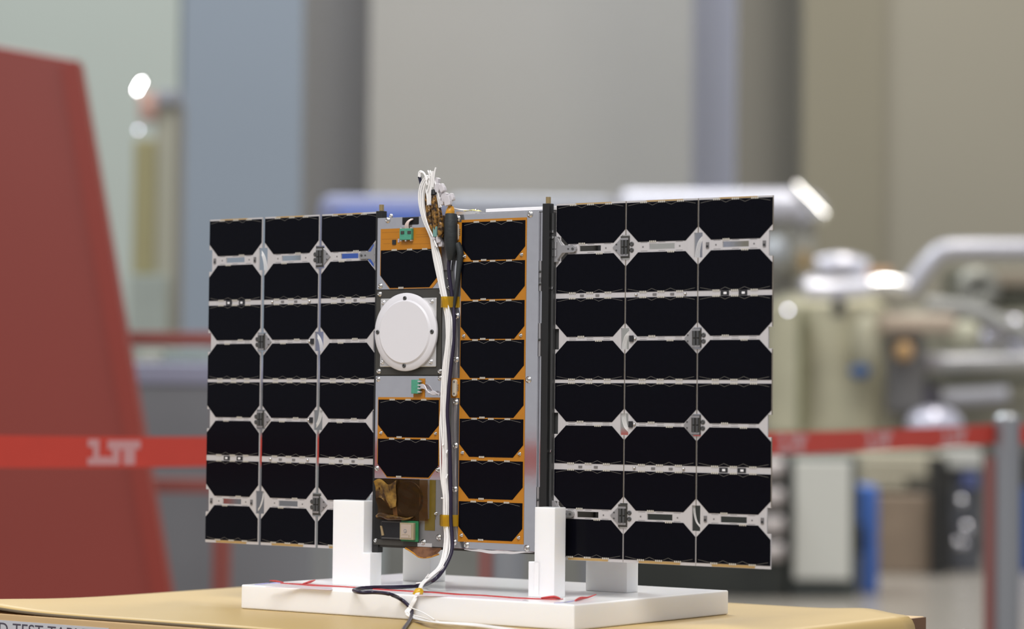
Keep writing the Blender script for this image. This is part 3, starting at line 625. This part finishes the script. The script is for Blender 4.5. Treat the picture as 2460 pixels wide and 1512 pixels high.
# clamps, ties and tape round the bundle
def tapebox(px0, px1, py0, py1, v0, v1, name='tape', mt=KTAPE):
    a = onv(px0, py1, v1); b = onv(px1, py0, v1); mb = MB()
    mb.grid(lambda i, j: (a.x+(b.x-a.x)*i, v1-(v1-v0)*max(0, math.sin(min(1, max(0, i*1.25-.0))*math.pi))**.5, a.z+(b.z-a.z)*j), 16, 3); return mb.build(name, mt, har)
KT = film('polyimide_tape_clear', (.80, .55, .03), (.6, .34, .02), .2, .55)
tapebox(1062, 1104, 713, 740, -11, -1.9, 'tape', KT)
tapebox(1062, 1104, 1238, 1264, -12, -1.9, 'tape', KT)
mb = MB(); a = onv(1056, 1262, -1.5); b = onv(1066, 1238, -1.5); mb.box((a.x, -1.7, a.z), (b.x, -1.4, b.z)); mb.build('tape', KOLIVE, har)
lab(sleeve('tape', [(1013, 1419), (1006, 1424), (1000, 1431), (997, 1436)], -70, [2.6, 5.2, 4.4, 2.4], KTAPE), 'yellow film wrap')
for pts in ([(1066, 1068, -11), (1062, 1072, -13)], [(1066, 1199, -10), (1060, 1197, -13)], [(1075, 1082, -11), (1072, 1090, -13)], [(1075, 1140, -11), (1072, 1150, -13)], [(1000, 1402, -50), (1012, 1400, -50)], [(1022, 1390, -45), (1030, 1380, -44)], [(1058, 1495, -104), (1066, 1502, -106)], [(1150, 1503, -106), (1150, 1510, -108)]):
    mb = MB(); mb.tube(P3(pts), .8, 0, 6, 1); mb.build('cable_tie', WIRE, har)
for a, b in (((984, 1460), (1044, 1490)), ((990, 1478), (1062, 1504)), ((1062, 1504), (1046, 1492))):
    mb = MB(); mb.tube(P3([(a[0], a[1], -92), ((a[0]+b[0])/2+3, (a[1]+b[1])/2-2, -96), (b[0], b[1], -100)]), .7, 0, 6, 3); mb.build('wire', WIRE, har)
# black cable beside it
bc = thing('black_cable', 'thick black cable running beside the white wires and looping on the plate', 'cable', O, -TH)
path = [(1084, 590, -7), (1078, 640, -5), (1083, 690, -4), (1089, 735, -4), (1091, 775, -6), (1089, 830, -7), (1083, 885, -9), (1077, 950, -11), (1075, 1000, -11), (1080, 1065, -9), (1082, 1145, -8), (1083, 1198, -8), (1083, 1251, -8), (1086, 1290, -9), (1084, 1330, -13)]
pp = P3(path)
for x, y, lift in ((1062, 1374, 10), (1040, 1396, 5), (1012, 1407, 2.6), (960, 1411, 2.0), (900, 1412, 1.9), (866, 1414, 1.9), (850, 1419, 1.9), (866, 1424, 1.9), (900, 1424, 1.9), (935, 1428, 1.9)):
    if y < 1400: pp.append(onv(x, y, -24 if y < 1380 else -36)); continue
    pp.append(onw(x, y, TP+lift))
for x, y, v in ((962, 1440, -84), (982, 1457, -85), (990, 1472, -86)): pp.append(onv(x, y, v))
for x, y in ((984, 1492), (970, 1512), (958, 1535)): pp.append(onw(x, y, TB+2.4))
mb = MB(); mb.tube(pp, 2.0, 0, 10, 4); mb.build('cable', WIREK, bc)
mb = MB(); mb.tube(P3([(1084, 515, -7), (1083, 540, -8), (1083, 570, -8), (1084, 598, -7), (1082, 625, -6)]), 5, 0, 12, 4, rs=[6.4, 7.2, 7.4, 6.6, 3.2]); mb.build('sleeve', SLEEVE, bc)
mb = MB(); mb.tube(P3([(1098, 585, -5), (1106, 610, -4), (1102, 650, -4), (1096, 700, -4), (1089, 745, -4)]), 2.6, 0, 10, 4, rs=[3.6, 3.8, 2.8, 2.0, 1.8]); mb.build('sleeve', SLEEVE, bc)
mb = MB(); mb.tube(P3([(1083, 478, -6), (1083, 486, -6), (1083, 497, -6)]), 1.3, 0, 8, 2); mb.build('cable_end', BLK, bc)

# ------------------------------------------------------------------ barrier: posts and red belt
def beltpt(px, Y): return X(px, Y)
POSTM = mat('post_metal', (.31, .32, .34), .32, .5, var=.05, scale=3); POSTR = mat('post_red_edge', (.24, .095, .085), .45)
def barrier_post(px, Y, topy, label):
    x = X(px, Y); t = thing('barrier_post', label, 'post', (x, Y, 0), 0, 'barrier posts')
    zt = Z(topy, Y, px)
    mb = MB(); mb.cyl((0, 0), .033, .02, zt-.02, 0, 24, 'z'); mb.build('pole', POSTM, t, 1.0)
    mb = MB(); mb.cyl((0, 0), .17, 0, .02, 0, 32, 'z', r2=.16); mb.build('base', POSTM, t, 1.0)
    mb = MB(); mb.cyl((0, 0), .034, zt-.09, zt, 0, 24, 'z'); mb.cyl((0, 0), .034, zt, zt+.012, 0, 24, 'z', r2=.02); mb.build('belt_head', POSTM, t, 1.0)
    mb = MB(); mb.box((-.058, -.008, .02), (-.032, .008, zt-.1)); mb.build('strap_guide', POSTR, t, 1.0)
    return t
YP = 6.9; YH = 5.2; YLf = 3.75
barrier_post(2420, YP, 1005, 'silver barrier post at the right holding the red belt')
barrier_post(1226, YH, 1015, 'silver barrier post behind the satellite, seen below its body')
barrier_post(-620, YLf, 1015, 'silver barrier post at the left, outside the picture')
def belt(A, B, label, prints, cont=False):
    (xa, ya, za), (xb, yb, zb) = A, B; mb = MB()
    d = Vector((xb-xa, yb-ya, 0)); L = d.length; d.normalize(); n = Vector((d.y, -d.x, 0))
    if n.y > 0: n = -n
    def fn(i, j):
        p = Vector((xa, ya, 0)) + d*L*i; return (p.x, p.y, za+(zb-za)*i - .012*math.sin(i*math.pi) + (j-.5)*.05)
    mb.grid(fn, 24, 1, 0, False); o = mb.build('barrier_belt', PLATEB, None, 1.0); sm = o.modifiers.new('t', 'SOLIDIFY'); sm.thickness = .0015; sm.offset = 0
    tag(o, label, 'belt', 'barrier belts')
    G = [[(0, 1), (.21, 1), (.21, .32), (.44, .32), (.44, 0), (0, 0), (0, .28), (.1, .28), (.1, .7), (0, .7)],
         [(.37, .96), (1.0, .96), (1.0, .62), (.9, .62), (.9, 0), (.68, 0), (.68, .6), (.6, .6), (.6, 0), (.44, 0), (.44, .26), (.46, .26), (.46, .6), (.37, .6)]]
    for px0, px1 in prints:
        lg = MB()
        def st(px):
            r = ray(px, 1070); # intersect the vertical belt plane
            c = Vector((xa, ya, 0)); nn = Vector((n.x, n.y, 0)); t = c.dot(nn)/Vector((r.x, r.y, 0)).dot(nn); P = Vector((r.x*t, r.y*t, 0)); return (P-Vector((xa, ya, 0))).dot(d)
        s0, s1 = st(px0), st(px1)
        for g in G:
            lp = [(s0+(s1-s0)*q[0], q[1]) for q in g]
            base = [Vector((xa, ya, 0)) + d*s + n*.0012 + Vector((0, 0, za+(zb-za)*s/L - .012*math.sin(s/L*math.pi) + (h-.5)*.041)) for s, h in lp]
            tr = geometry.tessellate_polygon([[Vector((s, h, 0)) for s, h in lp]])
            lg.add(base, [tuple(t) for t in tr])
        lg.build('lettering', LOGO, o, 1.0)
    return o
zb = lambda px, y, Y: Z(y, Y, px)
PL = (X(-620, YLf), YLf, zb(-620, 1075, YLf)); PH = (X(1226, YH), YH, zb(1226, 1064, YH)); PR = (X(2420, YP), YP, zb(2420, 1043, YP))
o1 = belt((PL[0]+.03, PL[1], PL[2]), (PH[0]-.03, PH[1], PH[2]), 'red barrier belt crossing the left side in front of the red panel', [(210, 336), (-420, -300)])
o2 = belt((PH[0]+.03, PH[1], PH[2]), (PR[0]-.03, PR[1], PR[2]), 'red barrier belt running from behind the satellite to the right post', [(1868, 1938), (2078, 2142), (2262, 2322)])
o3 = belt((PR[0]+.03, PR[1]+.02, PR[2]), (PR[0]+1.6, PR[1]+.1, PR[2]), 'short end of red belt leaving the picture past the right post', [])
pk = (-1.5, 0.2)
o4 = belt((PL[0], PL[1]-.03, PL[2]), (pk[0], pk[1], PL[2]), 'red barrier belt on the left running back towards the viewer', [])
t = thing('barrier_post', 'silver barrier post left of the viewer, outside the picture', 'post', (pk[0], pk[1]-.04, 0), 0, 'barrier posts')
mb = MB(); mb.cyl((0, 0), .033, .02, PL[2]+.05, 0, 24, 'z'); mb.build('pole', POSTM, t, 1.0); mb = MB(); mb.cyl((0, 0), .17, 0, .02, 0, 32, 'z', r2=.16); mb.build('base', POSTM, t, 1.0)

# ------------------------------------------------------------------ things in the hall behind
def hbox(name, x0, x1, y0, y1, Y, depth, mt, parent=None, bevel=.01, floor=False, org=None):
    a = at(x0, y1, Y); b = at(x1, y0, Y); z0 = 0 if floor else at((x0+x1)/2, y1, Y).z; z1 = at((x0+x1)/2, y0, Y).z
    o = org or Vector((0, 0, 0)); mb = MB(); mb.box((X(x0, Y)-o.x, Y-o.y, z0-o.z), (X(x1, Y)-o.x, Y+depth-o.y, z1-o.z)); return mb.build(name, mt, parent, 1.0, bevel)
def hthing(name, label, cat, px, Y, depth=0, group=None):
    p = Vector((X(px, Y), Y, 0)); t = thing(name, label, cat, p, 0, group); return t, p
def htube(name, pts, rpx, Y, mt, parent=None, org=None, n=14, sub=4):
    o = org or Vector((0, 0, 0)); mb = MB(); mb.tube([at(x, y, Y+(d or 0))-o for x, y, d in pts], rpx/F*Y, 0, n, sub); return mb.build(name, mt, parent, 1.0)
def hball(name, px, py, r, Y, mt, parent=None, org=None, sx=1, sz=1, sy=1):
    o = org or Vector((0, 0, 0)); c = at(px, py, Y)-o; R = r/F*Y; mb = MB()
    vs = []; fs = []; n, k = 16, 10
    for j in range(k+1):
        for i in range(n):
            a, b = 2*math.pi*i/n, math.pi*j/k; vs.append((c.x+R*sx*math.sin(b)*math.cos(a), c.y+R*sy*math.sin(b)*math.sin(a), c.z+R*sz*math.cos(b)))
    for j in range(k):
        for i in range(n): fs.append((j*n+i, j*n+(i+1) % n, (j+1)*n+(i+1) % n, (j+1)*n+i))
    mb.add(vs, fs, 0, True); return mb.build(name, mt, parent, 1.0)
# red slanted fixture at the left
REDP = mat('fixture_red', (0.28, 0.045, 0.032), 0.4, var=.06, scale=2)
Yr = 7.4; t, p = hthing('red_fixture', 'large red painted metal panel with a slanting edge at the far left', 'panel', 100, Yr)
mb = MB(); q = [at(-60, 100, Yr), at(190, 146, Yr), at(440, 1600, Yr), at(-60, 1600, Yr)]
bot = 0.0
k = (q[2].x-q[1].x)/(q[1].z-q[2].z); xb_ = q[1].x + k*q[1].z
mb.plate([(q[0].x-p.x, 0), (xb_-p.x, 0), (q[1].x-p.x, q[1].z), (q[0].x-p.x, q[0].z)], 0, .08); mb.build('panel', REDP, t, 1.0, .006)
mb = MB(); w_ = .05; mb.plate([(xb_-p.x-w_, 0), (xb_-p.x, 0), (q[1].x-p.x, q[1].z), (q[1].x-p.x-w_, q[1].z-.02)], -.02, 0); mb.build('edge_flange', mat('flange_red', (0.29, 0.036, 0.022), 0.5), t, 1.0)
# grey machine with lavender band behind the left wing
Yg = 9.2; t, p = hthing('grey_cabinet', 'long grey cabinet with a lavender top band behind the left wing', 'cabinet', 560, Yg)
hbox('body', 300, 755, 925, 1500, Yg, 1.2, mat('cabinet_grey', (.235, .245, .26), .5, var=.05, scale=2), t, .01, True, p)
hbox('top_band', 300, 758, 872, 925, Yg-.02, 1.24, mat('band_lavender', (.33, .34, .45), .45), t, .01, False, p)
for i, (x0, x1, c) in enumerate(((330, 385, (.42, .42, .34)), (392, 500, (.30, .35, .31)))):
    tag(hbox('equipment_case', x0, x1, 838 if i else 845, 872, Yg+.3, .5, mat('case_%d' % i, c, .5)), ['small cream case on the grey cabinet beside the red panel', 'green grey case on the grey cabinet left of the left wing'][i], 'case')
RFR = mat('frame_red', (.30, .085, .07), .5)
t, p = hthing('red_tube_frame', 'dull red square tube frame standing between red panel and satellite', 'frame', 535, 8.3)
hbox('upper_rail', 240, 556, 797, 830, 8.3, .06, RFR, t, .004, False, p); hbox('lower_rail', 240, 556, 1150, 1184, 8.3, .06, RFR, t, .004, False, p)
hbox('upright', 515, 556, 830, 1500, 8.3, .06, RFR, t, .004, True, p); hbox('upright', 240, 276, 830, 1500, 8.3, .06, RFR, t, .004, True, p)
hbox('cabinet', 762, 905, 1180, 1500, 11.5, .8, mat('pale_blue_box', (.42, .47, .50), .5), None, .02, True)
tag(bpy.context.scene.objects['cabinet'], 'pale blue grey cabinet glimpsed below the left wing beside the post', 'cabinet')
# tall test column far left
Yt = 16; t, p = hthing('equipment_mast', 'tall olive and beige equipment mast with a bright lamp near the top, far left', 'mast', 365, Yt)
hbox('olive_post', 312, 362, 335, 660, Yt, .2, mat('mast_olive', (.30, .27, .14), .6, var=.1, scale=3), t, .01, False, p)
hbox('pale_post', 362, 414, 250, 1200, Yt+.05, .2, mat('mast_pale', (.36, .35, .28), .6), t, .01, True, p)
hbox('dark_edge', 414, 424, 250, 1200, Yt+.05, .2, mat('mast_dark', (.20, .19, .17), .6), t, .004, True, p)
hbox('head', 322, 366, 222, 285, Yt, .2, mat('mast_head', (.36, .22, .18), .5), t, .01, False, p)
hbox('head_cap', 366, 420, 215, 250, Yt, .2, mat('mast_cap', (.24, .25, .28), .5), t, .01, False, p)
hbox('lower_box', 306, 396, 660, 1200, Yt-.05, .25, mat('mast_box', (.30, .33, .30), .6, var=.3, scale=3), t, .01, True, p)
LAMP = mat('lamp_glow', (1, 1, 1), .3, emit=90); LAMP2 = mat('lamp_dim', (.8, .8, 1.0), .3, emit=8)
htube('lamp', [(328, 219, 0), (334, 207, 0), (341, 196, 0)], 1.5, Yt-.1, LAMP, t, p, 8, 2)
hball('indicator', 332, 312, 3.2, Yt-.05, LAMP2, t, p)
# blue machine behind the satellite body
t, p = hthing('blue_machine', 'wide lavender and blue machine whose top shows above the satellite body', 'machine', 1040, 13)
hbox('housing', 1062, 1480, 468, 1500, 13.02, 1.0, mat('housing_grey', (.33, .34, .385), .5, var=.05, scale=1.5), t, .06, True, p)
hbox('housing', 758, 1062, 468, 1500, 13, 1.0, mat('housing_lavender', (.25, .27, .43), .5, var=.05, scale=1.5), t, .06, True, p)
hbox('blue_cover', 798, 1010, 506, 660, 12.8, .2, mat('cover_blue', (.035, .10, .42), .45), t, .03, False, p)
hbox('grey_base', 880, 1400, 1100, 1500, 12.7, .2, mat('base_grey', (.23, .23, .21), .5, var=.35, scale=4), t, .03, True, p)
# black drawers and white panel cabinet at the right
Yc = 15.6
t, p = hthing('black_cabinet', 'black equipment cabinet with a stack of pale rollers behind the right wing', 'cabinet', 1700, Yc)
hbox('body', 1390, 1893, 1090, 1460, Yc, .8, mat('cabinet_black', (.025, .028, .024), .5, var=.4, scale=5), t, .01, True, p)
for y in (1125, 1195, 1262, 1325):
    htube('roller', [(1830, y, -.12), (1855, y, -.12), (1880, y, -.12)], 22, Yc, mat('roller_pale', (.52, .47, .46), .4), t, p)
t, p = hthing('white_cabinet', 'white panelled cabinet on a dark base right of the right wing', 'cabinet', 1975, Yc)
hbox('body', 1900, 2062, 1095, 1470, Yc+.05, .7, mat('cabinet_dark', (.07, .08, .075), .5), t, .01, True, p)
hbox('door', 1910, 2046, 1106, 1394, Yc, .05, mat('cabinet_white', (.62, .62, .57), .5), t, .01, False, p)
t, p = hthing('blue_trolley', 'bright blue trolley beside the white cabinet', 'trolley', 2085, Yc+.5)
hbox('side', 2062, 2112, 1168, 1300, Yc+.5, .5, mat('trolley_blue', (.06, .16, .52), .45), t, .02, False, p)
hbox('leg', 2078, 2112, 1300, 1500, Yc+.5, .5, mat('trolley_blue', (.04, .12, .5), .45), t, .01, True, p)
hbox('foot_box', 2062, 2078, 1260, 1330, Yc+.45, .3, BLK, t, .01, False, p)
Yd = 18.4
t, p = hthing('workbench', 'grey workbench with cream cloth and brown boxes right of the blue trolley', 'bench', 2180, Yd)
hbox('frame', 2112, 2246, 1180, 1345, Yd+.1, .8, mat('bench_grey', (.22, .20, .18), .6, var=.3, scale=4), t, .01, True, p)
hbox('cloth', 2075, 2270, 1090, 1150, Yd, 1.0, mat('bench_cream', (.42, .39, .30), .6), t, .02, False, p)
hbox('cloth_drop', 2078, 2180, 1150, 1178, Yd, .9, mat('bench_cream', (.42, .39, .30), .6), t, .02, False, p)
tag(hbox('cardboard_box', 2118, 2236, 1190, 1300, Yd-.35, .3, mat('card_brown', (.24, .18, .13), .7, var=.3, scale=5), None, .01, True), 'brown box standing on the floor before the workbench', 'box')
tag(hbox('black_upright', 2245, 2274, 1100, 1342, Yd-.5, .3, mat('upright_black', (.016, .016, .016), .5), None, .005, True), 'narrow black cabinet standing left of the silver post', 'cabinet')
t, p = hthing('chrome_trolley', 'chrome equipment trolley with pale top between black upright and silver post', 'trolley', 2320, Yd)
hbox('top_box', 2280, 2362, 1080, 1128, Yd, .5, mat('top_pale', (.48, .48, .45), .5), t, .02, False, p)
hbox('blue_bin', 2316, 2352, 1138, 1174, Yd-.05, .4, mat('bin_blue', (.08, .10, .24), .5), t, .01, False, p)
hbox('body', 2285, 2360, 1128, 1330, Yd+.1, .5, mat('body_slate', (.11, .115, .13), .4, .4, var=.4, scale=6), t, .01, True, p)
CHR = mat('chrome', (.8, .8, .85), .09, 1.0)
for x, y, r in ((2300, 1305, 12), (2316, 1308, 10), (2310, 1205, 12), (2322, 1270, 16)): hball('knob', x, y, r, Yd-.08, CHR, t, p)
t, p = hthing('dark_rack', 'dark rack with a blue side at the right edge beyond the silver post', 'rack', 2470, Yd)
hbox('frame', 2434, 2446, 1090, 1345, Yd, .5, BLK, t, .005, True, p); hbox('side', 2446, 2560, 1170, 1335, Yd, .5, mat('rack_blue', (.03, .07, .22), .5), t, .01, True, p); hbox('top', 2446, 2560, 1090, 1170, Yd, .5, mat('rack_dark', (.03, .03, .03), .5), t, .01, False, p)

# big test hardware at the right
WPIPE = mat('pipe_white', (.58, .58, .66), .22, 0.25, coat=.6); Ys = 20.5
t, p = hthing('white_gantry', 'thick white gantry pipe bending down behind the right wing', 'gantry', 1900, Ys)
htube('beam', [(1500, 494, 0), (1700, 494, 0), (1900, 492, 0), (1935, 496, 0), (1955, 520, 0)], 38, Ys, WPIPE, t, p, 24)
hball('beam_end', 1515, 494, 38, Ys, WPIPE, t, p)
htube('highlight_tube', [(1910, 448, -.52), (1945, 485, -.56), (1980, 522, -.61)], 17, Ys, mat('highlight_chrome', (.9, .9, .9), .12, 1.0), t, p, 20)  # chrome tube added and tilted to catch the elbow's highlight
GL = mat('gantry_leg', (.33, .32, .28), .5)
hbox('bracket_arm', 1900, 1958, 530, 640, Ys+.02, 1.5, GL, t, .03, False, p); hbox('leg', 1900, 1958, 560, 1500, Ys+1.25, .3, GL, t, .03, True, p)
hbox('brown_joint', 1915, 1945, 600, 650, Ys, .1, mat('joint_brown', (.28, .19, .08), .5), t, .02, False, p)
hball('pale_lamp_housing', 1858, 600, 34, Ys, mat('housing_pale', (.45, .48, .52), .5), t, p, 1, 1)
hball('bolt_glint', 1893, 745, 3.4, Ys-1.2, mat('glint_glow', (.8, .8, 1.0), .3, emit=13), t, p)  # glowing ball added for the bright glint on a bolt, no lamp
t, p = hthing('vacuum_vessel', 'large cream and olive cylindrical vessel right of the right wing', 'vessel', 2010, Ys-.3)
VES = mat('vessel_cream', (.50, .47, .34), .45, var=.35, scale=2.2)
mb = MB(); zc = at(2010, 880, Ys).z-p.z; zt_ = at(2010, 735, Ys).z; zb_ = 0.0
mb.cyl((0, .7), (2150-1850)/2/F*Ys, at(2010, 1040, Ys).z, zt_, 0, 48, 'z'); mb.cyl((0, .7), 150/F*Ys, zt_, zt_+.10, 0, 48, 'z', r2=110/F*Ys); mb.build('shell', VES, t, 1.0)
mb = MB(); mb.cyl((0, .7), .42, 0, at(2010, 1040, Ys).z, 0, 40, 'z'); mb.build('pedestal', VES, t, 1.0)
hbox('seam', 1926, 1936, 740, 1035, Ys-.28, .3, mat('seam_dark', (.20, .19, .10), .5), t, .01, False, p)
hball('blue_port', 2066, 893, 24, Ys-.30, mat('port_blue', (.03, .09, .24), .4), t, p, 1.1, .7, .4)
hball('cream_bulge', 2085, 820, 44, Ys-.2, mat('bulge_cream', (.47, .45, .34), .45), t, p, .9, 1.5, .5)
t, p = hthing('white_duct', 'fat white duct lying above the cream vessel', 'duct', 2050, Ys-.5)
htube('duct', [(1965, 645, .1), (2020, 634, .1), (2080, 650, .1)], 26, Ys-.5, WPIPE, t, p, 20)
hball('duct_end', 1948, 688, 25, Ys-.5, WPIPE, t, p); htube('duct_lower', [(1935, 694, -.1), (2000, 697, -.1), (2090, 690, -.1)], 24, Ys-.5, WPIPE, t, p, 20)
htube('steel_coupling', [(2090, 686, -.3), (2130, 684, -.3), (2175, 690, -.3)], 21, Ys-.5, mat('coupling', (.93, .93, .95), .18, 1.0), t, p, 20)
hbox('orange_strap', 2078, 2142, 645, 668, Ys-.3, .1, mat('strap_orange', (.55, .32, .18), .5), t, .01, False, p)
hbox('hanger', 2000, 2030, 705, 760, Ys-.5, .07, GREYF, t, .01, False, p)
t, p = hthing('pipe_frame', 'pale bent pipe rising and running off to the right edge', 'pipe frame', 2330, Ys)
htube('pipe', [(2180, 700, 0), (2215, 650, 0), (2262, 604, 0), (2330, 598, 0), (2420, 598, 0), (2600, 598, 0)], 22, Ys, mat('pipe_lilac', (.46, .46, .52), .3, .2), t, p, 20)
htube('inner_pipe', [(2225, 730, -.1), (2330, 745, -.1), (2460, 800, -.1)], 18, Ys, mat('pipe_grey', (.34, .34, .33), .4), t, p, 16)
hbox('post', 2580, 2600, 600, 1500, Ys, .2, mat('pipe_grey', (.3, .3, .3), .4), t, .01, True, p)
t, p = hthing('test_rig', 'crowded silver and dark test rig with a round hub at the right edge', 'test rig', 2330, Ys+.4)
hbox('dark_housing', 2290, 2600, 640, 745, Ys+.6, .6, mat('rig_dark', (.13, .13, .10), .5, var=.2, scale=3), t, .05, False, p)
hbox('brown_bar', 2380, 2600, 650, 690, Ys+.5, .1, mat('rig_brown', (.26, .22, .17), .5), t, .02, False, p)
hbox('frame_block', 2178, 2600, 745, 1040, Ys+.5, .8, mat('rig_mix', (.31, .30, .24), .5, var=.45, scale=2.5), t, .05, False, p)
hbox('rig_base', 2140, 2600, 1040, 1500, Ys+.9, .4, mat('rig_base', (.30, .29, .25), .5, var=.3, scale=2), t, .05, True, p)
mb = MB(); c = at(2350, 695, Ys+.35)-p; mb.lathe((c.x, c.z), [(54/F*Ys, c.y+.1), (54/F*Ys, c.y), (48/F*Ys, c.y-.03), (17/F*Ys, c.y-.04), (15/F*Ys, c.y+.05)], 0, 40); mb.build('hub', mat('hub_grey', (.30, .30, .27), .35, .3), t, 1.0)
hbox('copper_arm', 2110, 2300, 755, 800, Ys-.35, .15, mat('arm_copper', (.42, .34, .27), .5), t, .04, False, p)
hball('cream_dome', 2322, 815, 46, Ys+.2, mat('dome_cream', (.55, .54, .42), .45), t, p, .9, 1.0, .6)
for x, y, r, s_ in ((2400, 790, 26, 1.4), (2440, 780, 22, 1.2), (2375, 815, 20, 1.3), (2445, 830, 22, 1.6)): hball('silver_fitting', x, y, r, Ys, mat('fitting_silver', (.62, .62, .70), .2, .85), t, p, s_, 1, .8)
hbox('orange_clamp', 2152, 2196, 822, 866, Ys-.42, .15, mat('clamp_orange', (.50, .31, .14), .4), t, .05, False, p)
hbox('slate_block', 2130, 2225, 800, 1000, Ys-.25, .2, mat('slate', (.135, .13, .13), .45), t, .06, False, p)
htube('cross_pipe', [(2235, 872, 0), (2350, 868, 0), (2600, 862, 0)], 21, Ys, mat('pipe_silver', (.50, .50, .52), .3, .4), t, p, 18)
hball('pipe_end', 2237, 872, 22, Ys-.05, mat('pipe_end', (.45, .42, .44), .35, .3), t, p)
hbox('dark_tray', 2180, 2600, 900, 925, Ys+.1, .3, mat('tray_dark', (.15, .15, .12), .5), t, .02, False, p)
hbox('violet_tray', 2175, 2255, 925, 985, Ys+.1, .3, mat('tray_violet', (.14, .13, .17), .5), t, .02, False, p)
htube('pale_tube', [(2262, 958, 0), (2330, 955, 0), (2420, 950, 0)], 22, Ys, mat('tube_pale', (.34, .34, .38), .4), t, p, 16)
hball('white_dome', 2245, 1020, 46, Ys-.3, mat('dome_white', (.60, .60, .72), .25, .3), t, p, 1.5, .9, .8)
